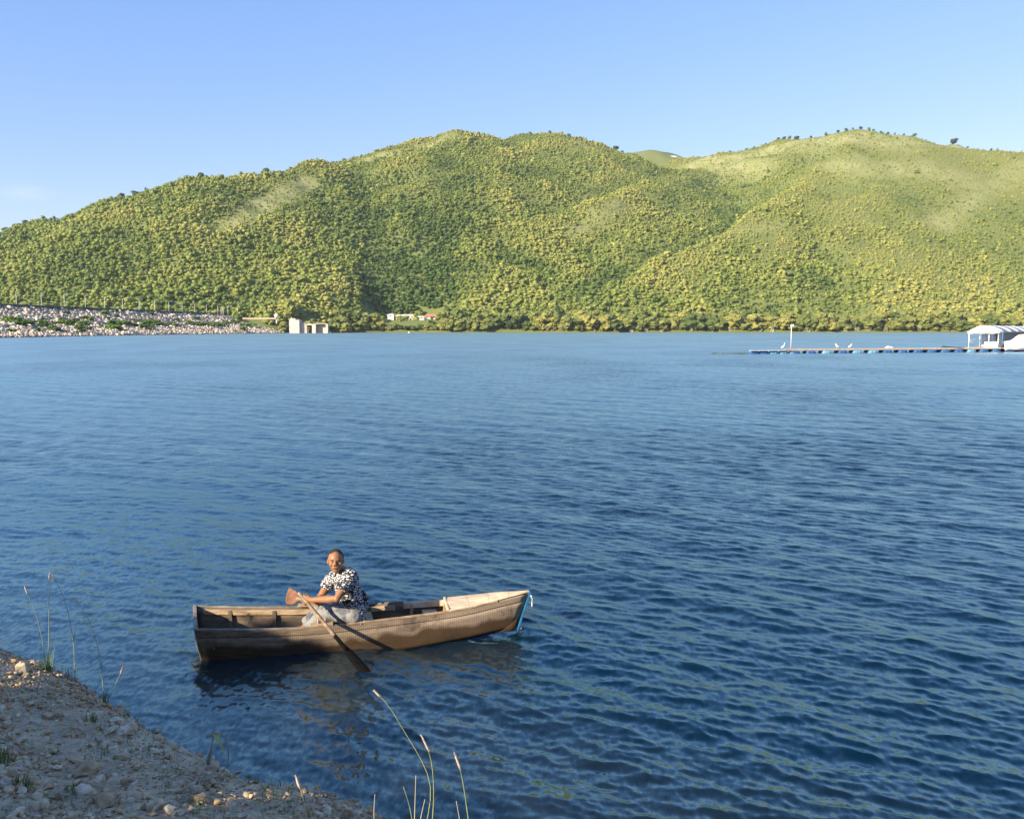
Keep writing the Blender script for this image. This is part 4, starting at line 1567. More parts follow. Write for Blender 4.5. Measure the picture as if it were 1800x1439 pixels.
def build_bank():
    def grid(xs, ys, name):
        X, Y = np.meshgrid(xs, ys)
        Z = bank_z(X, Y)
        V = np.stack([X, Y, Z], -1).reshape(-1, 3)
        i = np.arange(X.size).reshape(X.shape)
        F = np.stack([i[:-1, :-1], i[:-1, 1:], i[1:, 1:], i[1:, :-1]], -1).reshape(-1, 4)
        return V, F, X, Y
    xs = np.concatenate([np.arange(-70, -8, 1.5), np.arange(-7.6, 2.0, 0.035), np.arange(2.2, 60, 1.5)])
    ys = np.concatenate([np.arange(-25, 1.6, 0.8), np.arange(1.7, 9.6, 0.035), np.arange(10, 40, 1.5)])
    V, F, X, Y = grid(xs, ys, "bank")
    d = shore_d(V[:, 0], V[:, 1])
    Fd = d[F].max(1)
    F = F[Fd > -3.5]
    me = bpy.data.meshes.new("lake_bank")
    me.from_pydata(V.tolist(), [], F.tolist())
    me.shade_smooth()
    me.materials.append(M_bank)
    o = bpy.data.objects.new("bank", me)
    COL.objects.link(o)
    tag(o, kind='structure')
    # lake bed under everything so that the water never shows an edge
    return o


bank = build_bank()


def rock_verts(seed, n=16, sq=(1, 0.8, 0.55)):
    rg = random.Random(seed)
    bm = bmesh.new()
    for _ in range(n):
        v = Vector((rg.gauss(0, 1), rg.gauss(0, 1), rg.gauss(0, 1))).normalized()
        v *= rg.uniform(0.8, 1.0)
        bm.verts.new((v.x * sq[0] * 0.5, v.y * sq[1] * 0.5, v.z * sq[2] * 0.5))
    r = bmesh.ops.convex_hull(bm, input=bm.verts)
    bmesh.ops.delete(bm, geom=[g for g in r['geom_interior'] if isinstance(g, bmesh.types.BMVert)], context='VERTS')
    bm.verts.ensure_lookup_table(); bm.verts.index_update()
    vs = [tuple(v.co) for v in bm.verts]
    fs = [tuple(v.index for v in f.verts) for f in bm.faces]
    bm.free()
    return vs, fs


def stone_mat(name, c1, c2, c3, attr=None, scale=3.0, bump=0.006):
    m, n, l, p = new_mat(name)
    p.inputs["Roughness"].default_value = 0.9
    p.inputs["Specular IOR Level"].default_value = 0.2
    geo = n.new("ShaderNodeNewGeometry")
    cr = n.new("ShaderNodeValToRGB")
    e = cr.color_ramp.elements
    e[0].position = 0.0; e[0].color = (*c1, 1)
    e[1].position = 1.0; e[1].color = (*c3, 1)
    k = e.new(0.5); k.color = (*c2, 1)
    if attr == 'island':
        l.new(geo.outputs["Random Per Island"], cr.inputs["Fac"])
    else:
        oi = n.new("ShaderNodeObjectInfo"); l.new(oi.outputs["Random"], cr.inputs["Fac"])
    nz = n.new("ShaderNodeTexNoise"); nz.inputs["Scale"].default_value = scale; nz.inputs["Detail"].default_value = 6
    l.new(geo.outputs["Position"], nz.inputs["Vector"])
    mr = n.new("ShaderNodeMapRange"); mr.inputs["From Min"].default_value = 0.3; mr.inputs["From Max"].default_value = 0.7
    mr.inputs["To Min"].default_value = 0.6; mr.inputs["To Max"].default_value = 1.3
    l.new(nz.outputs["Fac"], mr.inputs["Value"])
    mx = n.new("ShaderNodeMix"); mx.data_type = 'RGBA'; mx.blend_type = 'MULTIPLY'; mx.inputs[0].default_value = 1
    l.new(cr.outputs[0], mx.inputs[6]); l.new(mr.outputs[0], mx.inputs[7])
    l.new(mx.outputs[2], p.inputs["Base Color"])
    bp = n.new("ShaderNodeBump"); bp.inputs["Distance"].default_value = bump
    l.new(nz.outputs["Fac"], bp.inputs["Height"]); l.new(bp.outputs[0], p.inputs["Normal"])
    return m


M_stone = stone_mat("bank_stone", (0.34, 0.24, 0.135), (0.47, 0.37, 0.235), (0.56, 0.48, 0.34), scale=22)
M_gravel = stone_mat("bank_gravel", (0.26, 0.155, 0.08), (0.48, 0.33, 0.18), (0.64, 0.49, 0.31), attr='island', scale=30, bump=0.003)
M_riprap = stone_mat("riprap_stone", (0.22, 0.17, 0.115), (0.54, 0.45, 0.335), (0.74, 0.65, 0.51), attr='island', scale=0.6, bump=0.05)

ROCKS = [rock_verts(40 + i, 18, [(1, 0.8, 0.6), (1, 0.65, 0.45), (1, 0.9, 0.7), (1, 0.6, 0.3)][i % 4]) for i in range(10)]
ROCK_ME = []
for vs_, fs_ in ROCKS:
    me = bpy.data.meshes.new("stone")
    me.from_pydata(vs_, [], fs_)
    me.materials.append(M_stone)
    ROCK_ME.append(me)


def put_stone(x, y, s, k=None, tilt=0.5, label=None, lift=0.12):
    z = float(bank_z(np.array([x]), np.array([y]))[0])
    o = bpy.data.objects.new("stone", ROCK_ME[k if k is not None else random.randrange(10)])
    COL.objects.link(o)
    o.parent = bank
    o.location = (x, y, z + s * lift)
    o.scale = (s, s, s * random.uniform(0.8, 1.2))
    o.rotation_euler = (random.uniform(-tilt, tilt), random.uniform(-tilt, tilt), random.uniform(0, 6.28))
    if label: o['label'] = label
    return o


def bank_at(px, py):
    """point of the bank seen at a pixel"""
    r = ray(px, py)
    t = np.arange(3.0, 14, 0.01)
    X = r.x * t; Y = r.y * t; Z = CAM_H + r.z * t
    h = bank_z(X, Y)
    i = np.argmax(h > Z)
    return X[i], Y[i]


# the large stones one can single out
BIG = [(152, 1355, .24, 2, "big angular grey stone standing up"), (215, 1330, .17, 0, None), (190, 1288, .20, 3, None), (38, 1180, .22, 2, None), (62, 1168, .24, 3, None),
       (175, 1372, .16, 1, None), (185, 1410, .26, 0, None), (235, 1402, .24, 3, None), (272, 1420, .22, 1, None), (300, 1425, .12, 2, None), (310, 1385, .15, 0, None),
       (160, 1395, .17, 3, None), (370, 1350, .18, 2, None), (392, 1358, .15, 0, None), (415, 1360, .12, 1, None), (300, 1315, .17, 2, None), (322, 1322, .13, 1, None),
       (520, 1378, .16, 2, None), (533, 1388, .13, 3, None), (355, 1408, .18, 0, None), (130, 1435, .16, 1, None), (210, 1250, .15, 0, None), (165, 1215, .14, 3, None), (280, 1300, .12, 2, None), (635, 1418, .12, 0, None), (650, 1425, .09, 2, None)]
for px, py, s_, k, lb in BIG:
    x, y = bank_at(px, py)
    put_stone(x, y, s_ * 0.78, k, 0.45, lb, lift=0.08)
n_st = 0
pool = []
while n_st < 265:
    px, py = random.uniform(-20, 720), random.uniform(1150, 1450)
    x, y = bank_at(px, py)
    d = float(shore_d(np.array([x]), np.array([y]))[0])
    if d < 0.03 or y < 2: continue
    s_ = min(0.11, 0.042 * random.paretovariate(2.6)) * random.uniform(0.9, 1.3)
    if random.random() < 0.35 and py < 1250: continue
    put_stone(x, y, s_, lift=0.05)
    n_st += 1


def scatter_stones(name, P, S, lib, material, seed, squash=1.0, tri_lib=None):
    """many small stones joined into one mesh"""
    rg = np.random.default_rng(seed)
    Vs = []; Fs = []; base = 0
    ids = rg.integers(0, len(lib), len(P))
    for k, (vs, fs) in enumerate(lib):
        sel = np.where(ids == k)[0]
        if len(sel) == 0: continue
        v = np.array(vs)
        n = len(sel)
        a = rg.uniform(0, 2 * PI, n); b = rg.uniform(-0.6, 0.6, n); c = rg.uniform(-0.6, 0.6, n)
        ca, sa, cb, sb, cc, sc = np.cos(a), np.sin(a), np.cos(b), np.sin(b), np.cos(c), np.sin(c)
        Rm = np.empty((n, 3, 3))
        Rm[:, 0, 0] = ca * cb; Rm[:, 0, 1] = ca * sb * sc - sa * cc; Rm[:, 0, 2] = ca * sb * cc + sa * sc
        Rm[:, 1, 0] = sa * cb; Rm[:, 1, 1] = sa * sb * sc + ca * cc; Rm[:, 1, 2] = sa * sb * cc - ca * sc
        Rm[:, 2, 0] = -sb; Rm[:, 2, 1] = cb * sc; Rm[:, 2, 2] = cb * cc
        W = np.einsum('nij,vj->nvi', Rm, v) * S[sel][:, None, None]
        W = W + P[sel][:, None, :]
        Vs.append(W.reshape(-1, 3))
        f = np.array(fs)
        Fs.append((f[None] + (np.arange(n) * len(v))[:, None, None] + base).reshape(-1, 3))
        base += n * len(v)
    V = np.concatenate(Vs); F = np.concatenate(Fs)
    me = bpy.data.meshes.new(name)
    me.vertices.add(len(V)); me.vertices.foreach_set("co", V.astype(np.float32).ravel())
    me.loops.add(len(F) * 3); me.loops.foreach_set("vertex_index", F.astype(np.int32).ravel())
    me.polygons.add(len(F)); me.polygons.foreach_set("loop_start", np.arange(0, len(F) * 3, 3, dtype=np.int32))
    me.update(calc_edges=True)
    me.materials.append(material)
    return me


# gravel of the bank
SMALL = [rock_verts(90 + i, 9, (1, 0.8, 0.5)) for i in range(8)]
N = 64000
X = RNG.uniform(-7.4, 1.6, N); Y = RNG.uniform(2.0, 9.4, N)
d = shore_d(X, Y)
k = (d > -0.15) & (Y > 3.0 + 0 * X) & (np.abs(X / Y) < 0.75)
X = X[k]; Y = Y[k]
dens = fbm(X * 1.2 + 3, Y * 1.2, 3)
k = RNG.random(len(X)) < np.clip(dens * 2.4 - 0.45, 0.15, 1)
X = X[k]; Y = Y[k]
S = 0.017 * (1 + RNG.pareto(2.4, len(X))); S = np.minimum(S, 0.085)
P = np.stack([X, Y, bank_z(X, Y) + S * 0.16], -1)
me = scatter_stones("gravel", P, S, SMALL, M_gravel, 3)
gr = link_mesh("gravel", me, bank)
tag(gr, kind='stuff')

# ------------------------------------------------------------------ plants of the bank
def blade_mat(name, c1, c2):
    m, n, l, p = new_mat(name)
    p.inputs["Roughness"].default_value = 0.6
    geo = n.new("ShaderNodeNewGeometry")
    cr = n.new("ShaderNodeValToRGB")
    cr.color_ramp.elements[0].color = (*c1, 1); cr.color_ramp.elements[1].color = (*c2, 1)
    l.new(geo.outputs["Random Per Island"], cr.inputs["Fac"])
    l.new(cr.outputs[0], p.inputs["Base Color"])
    return m


M_grass = blade_mat("green_grass", (0.05, 0.10, 0.02), (0.12, 0.17, 0.03))
M_straw = blade_mat("straw", (0.42, 0.33, 0.17), (0.55, 0.46, 0.30))
M_stalkg = mat("stalk_green", (0.16, 0.24, 0.05), (0.42, 0.40, 0.16), 9, (1, 1, 1), rough=0.6)
M_twig = mat("dry_twig", (0.20, 0.15, 0.10), (0.38, 0.31, 0.23), 14, rough=0.85)
M_seed = mat("seed_head", (0.48, 0.33, 0.22), (0.62, 0.48, 0.34), 60, rough=0.8)


def blade(mb, base, dirv, L, w, droop=0.3, seg=4):
    side = Vector((dirv.y, -dirv.x, 0))
    if side.length < 1e-3: side = Vector((1, 0, 0))
    side.normalize()
    vs = []; fs = []
    p = Vector(base); d = dirv.normalized()
    for i in range(seg + 1):
        t = i / seg
        ww = w * (1 - t) ** 0.7 + 0.0004
        vs += [p - side * ww / 2, p + side * ww / 2]
        d = (d + Vector((0, 0, -droop / seg * t))).normalized()
        p = p + d * L / seg
        if i: fs.append((2 * i - 2, 2 * i - 1, 2 * i + 1, 2 * i))
    mb.add(vs, fs)


def stalk(pts, w0, label, head=0.0, leaf=(), matl=None, group="tall grass stalks on the bank"):
    """pts: (px, py, Y) from the root to the tip"""
    P_ = [D(*p) for p in pts]
    P_ = smooth_line(resample(P_, 14), 2)
    o = empty("grass_stalk", tuple(P_[0]), label, "grass stalk", group)
    mb = MB()
    mb.tube(P_, [w0 * (1 - 0.6 * i / 13) for i in range(14)], 5)
    mb.build("stem", matl or M_stalkg, o, smooth=True)
    if head:
        mb = MB()
        a = P_[-1]; d = (P_[-1] - P_[-2]).normalized()
        b = a - d * head
        mb.tube([b, b.lerp(a, 0.3), b.lerp(a, 0.7), a + d * 0.01], [w0 * 0.6, w0 * 2.0, w0 * 1.7, w0 * 0.3], 6)
        for k in range(12):
            q = b.lerp(a, k / 12)
            sd = Vector((random.uniform(-1, 1), random.uniform(-1, 1), random.uniform(-0.2, 0.6))).normalized()
            mb.tube([q, q + (d * 0.7 + sd * 0.5) * 0.02], [w0 * 0.5, w0 * 0.15], 4)
        mb.build("seed_head", M_seed, o, smooth=True)
    for t, L, side in leaf:
        mb = MB()
        i = int(t * 13)
        blade(mb, P_[i], (P_[min(i + 1, 13)] - P_[i]).normalized() + Vector((side, 0, 0)), L, w0 * 3.2, 0.5)
        mb.build("leaf", M_stalkg, o)
    return o


stalk([(84, 1180, 7.55), (86, 1120, 7.5), (86, 1060, 7.45), (87, 1008, 7.4)], 0.0042, "straight upright grass stalk with a pale tip, tallest at the left edge of the bank", 0.07)
stalk([(80, 1178, 7.55), (76, 1130, 7.5), (64, 1080, 7.45), (43, 1030, 7.4)], 0.0036, "leftmost thin grass stalk, leaning left with a pinkish seed head", 0.09)
stalk([(132, 1200, 7.4), (130, 1130, 7.35), (118, 1065, 7.3), (106, 1035, 7.28), (92, 1010, 7.25)], 0.0040, "grass stalk bending left beside the straight one, two leaves halfway up", 0.07, ((0.42, 0.11, 0.3), (0.50, 0.09, -0.1)))
stalk([(184, 1240, 7.0), (176, 1150, 7.0), (160, 1095, 7.0), (147, 1070, 7.0), (133, 1052, 7.0)], 0.0040, "dark tipped grass stalk arching left above the dip of the bank", 0.05, ((0.35, 0.10, 0.25),))
stalk([(172, 1262, 6.7), (186, 1238, 6.7), (202, 1205, 6.7), (214, 1178, 6.7), (218, 1166, 6.7)], 0.0040, "short pale stalk leaning right over the waterline", 0.10)
stalk([(740, 1500, 4.5), (762, 1380, 4.5), (740, 1330, 4.5), (700, 1270, 4.5), (684, 1232, 4.5), (658, 1214, 4.5)], 0.0030, "long thin green grass stalk leaning far left over the water", 0.05, ((0.18, 0.12, -0.3),))
stalk([(727, 1500, 4.4), (729, 1430, 4.4), (731, 1362, 4.4)], 0.0034, "bare straight white stem at the bottom of the view", matl=M_straw)
stalk([(756, 1500, 4.45), (763, 1400, 4.45), (761, 1350, 4.45), (755, 1318, 4.45), (741, 1293, 4.45)], 0.0032, "grass stalk with a slim pink seed head, middle of the bottom cluster", 0.10, ((0.40, 0.08, 0.2),))
stalk([(832, 1500, 4.4), (822, 1430, 4.4), (815, 1380, 4.4), (808, 1345, 4.4), (799, 1324, 4.4)], 0.0036, "rightmost tall grass stalk with a split pale seed head", 0.10)
stalk([(815, 1500, 4.35), (809, 1445, 4.35), (802, 1407, 4.35)], 0.0034, "short leaning straw just left of the rightmost tall stalk", matl=M_straw)
stalk([(735, 1500, 4.4), (720, 1415, 4.4), (709, 1382, 4.4)], 0.0030, "short green blade leaning left of the white stem")
stalk([(728, 1500, 4.35), (742, 1425, 4.35), (747, 1404, 4.35)], 0.0034, "short yellow blade leaning right of the white stem", matl=M_straw)
stalk([(660, 1470, 4.6), (657, 1430, 4.6), (659, 1395, 4.6)], 0.0034, "single short straw at the end of the visible bank", matl=M_straw)
stalk([(541, 1450, 4.6), (533, 1400, 4.6), (520, 1364, 4.6)], 0.0044, "tall straw of the dry tuft at the bottom edge", matl=M_straw, head=0.08)
stalk([(541, 1452, 4.6), (549, 1425, 4.6), (553, 1404, 4.6)], 0.0038, "short straw leaning right in the dry tuft at the bottom edge", matl=M_straw)


def tuft(px, py, n, L, material, label, cat="grass tuft", spread=0.5, w=0.006):
    x, y = bank_at(px, py)
    z = float(bank_z(np.array([x]), np.array([y]))[0])
    mb = MB()
    for _ in range(n):
        a = random.uniform(0, 2 * PI)
        dv = Vector((math.cos(a) * spread * random.random(), math.sin(a) * spread * random.random(), 1))
        blade(mb, Vector((x + random.gauss(0, 0.025), y + random.gauss(0, 0.025), z - 0.01)), dv, L * random.uniform(0.5, 1.1), w, random.uniform(0.3, 1.4))
    o = mb.build("grass_tuft", material)
    return tag(o, label, cat, "grass tufts growing on the bank")


TUFTS = [(84, 1180, 46, .20, "g", "dense green tuft at the waterline under the tall left stalks"),
         (8, 1235, 16, .22, "s", "pale yellow tuft at the left edge of the view"),
         (4, 1340, 50, .13, "g", "low green tuft on the left edge of the bank"),
         (38, 1384, 40, .12, "g", "bright green tuft at the lower left of the bank"),
         (48, 1375, 12, .10, "s", "few yellow blades beside the lower left green tuft"),
         (160, 1268, 30, .09, "g", "small green tuft below the right leaning pale stalk"),
         (182, 1240, 26, .12, "g", "dark green tuft on the upper edge of the bank, mid slope"),
         (125, 1390, 22, .07, "g", "tiny green tuft among the large grey stones"),
         (98, 1322, 14, .06, "g", "tiny green sprout in the middle of the gravel"),
         (345, 1412, 18, .06, "g", "tiny green tuft near the twigs at the water"),
         (370, 1348, 22, .10, "g", "green blades at the foot of the dead twig"),
         (612, 1402, 22, .10, "g", "green sprig in the shallow water at the end of the bank"),
         (488, 1382, 18, .07, "g", "small fern-like tuft on the waterline, lower middle"),
         (120, 1190, 22, .12, "t", "brown dry tuft at the waterline, upper bank"),
         (15, 1300, 10, .10, "t", "brown dry sprigs near the left edge"),
         (395, 1428, 10, .07, "s", "small straw tuft at the bottom edge of the bank"),
         (545, 1432, 16, .11, "s", "dry straw tuft at the bottom edge"),
         (590, 1340, 8, .0, "x", "")]
for px, py, n_, L_, k_, lb in TUFTS:
    if k_ == "x": continue
    tuft(px, py, n_, L_, {"g": M_grass, "s": M_straw, "t": M_twig}[k_], lb)
# scattered short grass
mb = MB()
rg = random.Random(9)
cnt = 0
while cnt < 260:
    px, py = rg.uniform(0, 560), rg.uniform(1175, 1439)
    if vnoise(np.array([px / 60.0]), np.array([py / 40.0]))[0] < 0.55: continue
    x, y = bank_at(px, py)
    if float(shore_d(np.array([x]), np.array([y]))[0]) < 0.05: continue
    z = float(bank_z(np.array([x]), np.array([y]))[0])
    for _ in range(4):
        blade(mb, Vector((x + rg.gauss(0, .02), y + rg.gauss(0, .02), z - .005)), Vector((rg.uniform(-.6, .6), rg.uniform(-.6, .6), 1)), rg.uniform(.02, .06), 0.004, 0.8, 3)
    cnt += 1
o = mb.build("sparse_grass", M_grass)
tag(o, "short sparse grass between the stones of the bank", "grass", kind='stuff')

# the dead twig with a hanging leaf at the waterline
tx, ty = bank_at(366, 1350)
tz = float(bank_z(np.array([tx]), np.array([ty]))[0])
tw = empty("dead_twig", (tx, ty, tz), "dead grey twig with one hanging yellow leaf at the waterline", "twig")
Yt = ty
mb = MB()
mb.tube([D(366, 1352, Yt), D(370, 1325, Yt), D(374, 1300, Yt), D(377, 1278, Yt)], [.010, .007, .005, .003], 6)
mb.tube([D(372, 1312, Yt), D(366, 1330, Yt), D(364, 1350, Yt)], [.006, .008, .010], 6)
mb.tube([D(362, 1296, Yt), D(370, 1291, Yt), D(380, 1288, Yt), D(390, 1290, Yt), D(399, 1300, Yt), D(402, 1325, Yt), D(399, 1345, Yt), D(386, 1362, Yt)], [.006, .006, .005, .0045, .004, .004, .0035, .003], 6)
mb.build("stem", M_twig, tw, smooth=True)
mb = MB()
blade(mb, D(378, 1288, Yt), Vector((0.2, -0.1, -0.3)), 0.14, 0.045, 0.6, 6)
mb.build("leaf", M_stalkg, tw)
mb = MB()
for k, (a, b, c) in enumerate([((330, 1372), (345, 1380), (362, 1378)), ((345, 1385), (352, 1372), (349, 1392)), ((362, 1378), (378, 1372), (392, 1362)), ((336, 1402), (348, 1396), (350, 1380))]):
    Pp = []
    for q in (a, b, c):
        x, y = bank_at(*q)
        Pp.append(Vector((x, y, float(bank_z(np.array([x]), np.array([y]))[0]) + 0.025)))
    mb.tube(Pp, [.008, .007, .004], 6)
o = mb.build("driftwood_twigs", M_twig, smooth=True)
tag(o, "pale forked piece of driftwood lying beside the dead twig", "driftwood")

# bushes up the slope behind the camera, whose shade lies over the bank
M_bush = leaf_mat("bank_bush_leaves", None, dark=(0.03, 0.055, 0.015), mid=(0.06, 0.10, 0.02), light=(0.10, 0.13, 0.03), nscale=2.0)
hx, hy = SUN_H.x, SUN_H.y
ux, uy = hy, -hx
TE = math.tan(SUN_EL)
BUSH_MES = [crown_mesh("foliage", M_bush, 300 + i, lumps=8, sub=3, leaves=1500, leaf=0.03, base=0.0, amp=0.35) for i in range(3)]


def p_uv(c, u): return (c * hx + u * ux, c * hy + u * uy)


for i, u in enumerate(np.arange(-15.6, -2.2, 0.8)):
    c = -6.3 + 0.5 * math.sin(i * 2.3)
    x, y = p_uv(c, u)
    z = float(bank_z(np.array([x]), np.array([y]))[0])
    top_v = 1.06 if u < -8.0 else 1.15 if u < -6.6 else (1.55 if u < -4.3 else 1.42)
    topz = top_v - TE * c + 0.05 * math.sin(i * 1.9)
    h = max(0.7, topz - z)
    o = empty("bush", (x, y, z), "dense green bush on the slope behind the viewer", "bush", "bushes on the slope behind the viewer")
    cr_ = bpy.data.objects.new("foliage", BUSH_MES[i % 3]); COL.objects.link(cr_); cr_.parent = o
    zmax = max(v.co.z for v in BUSH_MES[i % 3].vertices)
    cr_.scale = (1.6, 1.6, h / zmax); cr_.rotation_euler = (0, 0, i * 1.3)
    mb = MB(); mb.tube([(x, y, z - 0.1), (x + 0.05, y, z + h * 0.5)], [0.06, 0.03], 7); mb.build("stem", M_twig, o, smooth=True)

# small tree on the slope behind the viewer: its crown shades the stern of the boat
c = -6.0
x, y = p_uv(c, -7.72)
z = float(bank_z(np.array([x]), np.array([y]))[0])
zc = 1.30 - TE * c
o = empty("tree", (x, y, z), "small round tree on the slope behind the viewer", "tree")
cr_ = bpy.data.objects.new("crown", BUSH_MES[1]); COL.objects.link(cr_); cr_.parent = o
cr_.location = (0, 0, zc - z)
zmax = max(v.co.z for v in BUSH_MES[1].vertices)
cr_.scale = (1.25, 1.25, 0.70 / zmax)
mb = MB(); mb.tube([(x, y, z - 0.1), (x + 0.08, y, z + (zc - z) * 0.6), (x, y, zc + 0.35)], [0.07, 0.05, 0.03], 8); mb.build("trunk", M_twig, o, smooth=True)

# ------------------------------------------------------------------ the dam
def dam_line(Y):
    """(x of the waterline, x of the crest, crest height) along the dam"""
    t = (Y - 425) / 280.0
    xc = -243 + 20 * t
    xw = np.interp(Y, [250, 302, 403, 520, 645, 672], [-168, -181, -193, -190, -180, -178])
    hc = 13.2
    return xw, xc, hc


def dam_profile(s):
    """height fraction over slope position s (0 waterline .. 1 crest), with a flat berm in the middle"""
    return np.interp(s, [0, 0.36, 0.62, 1.0], [0.0, 0.34, 0.47, 1.0])


M_damearth = mat("dam_fill", (0.22, 0.19, 0.15), (0.36, 0.32, 0.26), 0.3, rough=0.95, bump=0.2)
M_conc = mat("pale_concrete", (0.50, 0.45, 0.38), (0.64, 0.58, 0.50), 0.5, rough=0.85, bump=0.02)
M_conc_dark = mat("parapet_dark_concrete", (0.05, 0.055, 0.05), (0.10, 0.11, 0.09), 0.6, rough=0.9)
M_steel = mat("galvanised_steel", (0.50, 0.49, 0.45), (0.58, 0.56, 0.52), 2.0, rough=0.5)
M_road = mat("asphalt", (0.045, 0.045, 0.048), (0.06, 0.06, 0.06), 3, rough=0.9)

dam = empty("rockfill_dam", (-215, 470, 0), "long rockfill dam of pale boulders with lamp posts on its crest", "dam")
Ys = np.arange(250, 676, 5.0)
Ss = np.linspace(-0.12, 1.0, 24)
V = []
for Y in Ys:
    xw, xc, hc = dam_line(Y)
    for s in Ss:
        z = dam_profile(max(s, 0)) * hc + (min(s, 0) * 30)
        V.append((xw + (xc - xw) * s, Y, z))
    V.append((xc - 9, Y, hc)); V.append((xc - 9.05, Y, 5))
nS = len(Ss) + 2
F = [(i * nS + k, i * nS + k + 1, (i + 1) * nS + k + 1, (i + 1) * nS + k) for i in range(len(Ys) - 1) for k in range(nS - 1)]
mb = MB(); mb.add(V, F)
mb.build("embankment", M_damearth, dam)
# riprap
N = 30000
Yr = 250 + 422 * RNG.random(N) ** 1.0
Sr = RNG.random(N)
xw, xc, hc = dam_line(Yr)
berm = fbm(Yr / 22, Sr * 6, 3)
keep = np.where((Sr > 0.36) & (Sr < 0.60), berm > 0.56, RNG.random(N) < 0.97)
Yr, Sr, xw, xc = Yr[keep], Sr[keep], xw[keep], xc[keep]
Sz = np.clip(1.45 * np.exp(RNG.normal(0, 0.38, len(Yr))), 0.6, 4.0) * np.where(Sr < 0.36, 0.8, 1.05)
P = np.stack([xw + (xc - xw) * Sr, Yr, dam_profile(Sr) * hc + 0.15 * Sz], -1)
LIB = [rock_verts(200 + i, 10, (1, 0.85, 0.75)) for i in range(8)]
me = scatter_stones("riprap", P, Sz, LIB, M_riprap, 8)
rr_ = link_mesh("riprap", me, dam)
tag(rr_, kind='stuff')
# parapet and crest road
mb = MB()
for Y in np.arange(250, 675, 8.5):
    x0 = dam_line(Y)[1]; x1 = dam_line(Y + 8.2)[1]
    mb2 = MB(); mb2.beam((x0 - 0.9, Y, 13.2 + 0.9), (x1 - 0.9, Y + 8.2, 13.2 + 0.9), 0.4, 2.3)
    mb2.build("parapet_panel", M_conc_dark, dam)
mb.beam((dam_line(250)[1] - 5, 250, 13.28), (dam_line(672)[1] - 5, 672, 13.28), 6.5, 0.12)
mb.build("crest_road", M_road, dam)

ORD = ["first", "second", "third", "fourth", "fifth", "sixth", "seventh", "eighth", "ninth", "tenth", "eleventh", "twelfth", "thirteenth", "fourteenth", "fifteenth"]


def lamp(x, y, z, h, label):
    o = empty("street_lamp", (x, y, z), label, "street lamp", "lamp posts along the dam crest")
    mb = MB(); mb.tube([(x, y, z), (x, y, z + h * 0.5), (x, y, z + h)], [0.20, 0.16, 0.11], 8); mb.build("pole", M_steel, o, smooth=True)
    mb = MB(); mb.tube([(x, y, z + h - 0.05), (x + 0.5, y, z + h + 0.35), (x + 1.6, y, z + h + 0.6)], 0.08, 6); mb.build("arm", M_steel, o, smooth=True)
    mb = MB(); mb.ball((x + 1.95, y, z + h + 0.6), (0.5, 0.2, 0.12), sub=2); mb.build("lamp_head", M_steel, o, smooth=True)


for k in range(15):
    Y = 425 * (1 + 0.047 * k)
    lamp(dam_line(Y)[1] - 2.0, Y, 13.3, 8.3 - 0.05 * k, "%s grey lamp post from the left along the dam crest" % ORD[k])
# two short posts and a cabinet near the far end
for px, h, lb in ((392, 6.0, "short white post left of the pair near the far end of the dam"), (395.5, 5.2, "short white post right of the pair near the far end of the dam")):
    Y = 640; x = far_point(px, Y)
    mb = MB(); mb.tube([(x, Y, 12.8), (x, Y, 12.8 + h)], 0.22, 8); mb.ball((x, Y, 12.8 + h), 0.3, sub=2)
    tag(mb.build("marker_post", M_conc, smooth=True), lb, "post", "white posts at the end of the dam")

# shrubs growing on the dam
M_dshrub = leaf_mat("dam_shrub_leaves", None, dark=(0.05, 0.10, 0.015), mid=(0.08, 0.15, 0.02), light=(0.14, 0.19, 0.035), nscale=0.7)
SH = [crown_mesh("shrub", M_dshrub, 400 + i, lumps=6, sub=2, leaves=160, leaf=0.07, base=0.0, amp=0.45) for i in range(4)]
rg = random.Random(21)
cnt = 0
for k in range(900):
    if cnt >= 240: break
    Y = 285 + 385 * rg.random() ** 1.5
    s = rg.gauss(0.47, 0.10) if rg.random() < 0.8 else rg.uniform(0.02, 0.95)
    if vnoise(np.array([Y / 17.0]), np.array([s * 4]))[0] < 0.40: continue
    if Y < 380 and rg.random() < 0.0: continue
    xw, xc, hc = dam_line(Y)
    x = xw + (xc - xw) * s
    z = float(dam_profile(s)) * hc
    o = bpy.data.objects.new("shrub", SH[cnt % 4]); COL.objects.link(o)
    w = rg.uniform(2.2, 6.5); o.location = (x, Y, z - 0.2); o.scale = (w, w * 1.3, w * rg.uniform(0.35, 0.6)); o.rotation_euler = (0, 0, rg.uniform(0, 6))
    tag(o, "low bright green shrub among the pale boulders of the dam", "shrub", "green shrubs on the dam slope")
    cnt += 1

# ------------------------------------------------------------------ intake tower and frames at the dam end
def boxes(name, mat_, parent, lst, bevel=0.0):
    mb = MB()
    for c, s in lst: mb.box(c, s)
    return mb.build(name, mat_, parent, bevel=bevel)


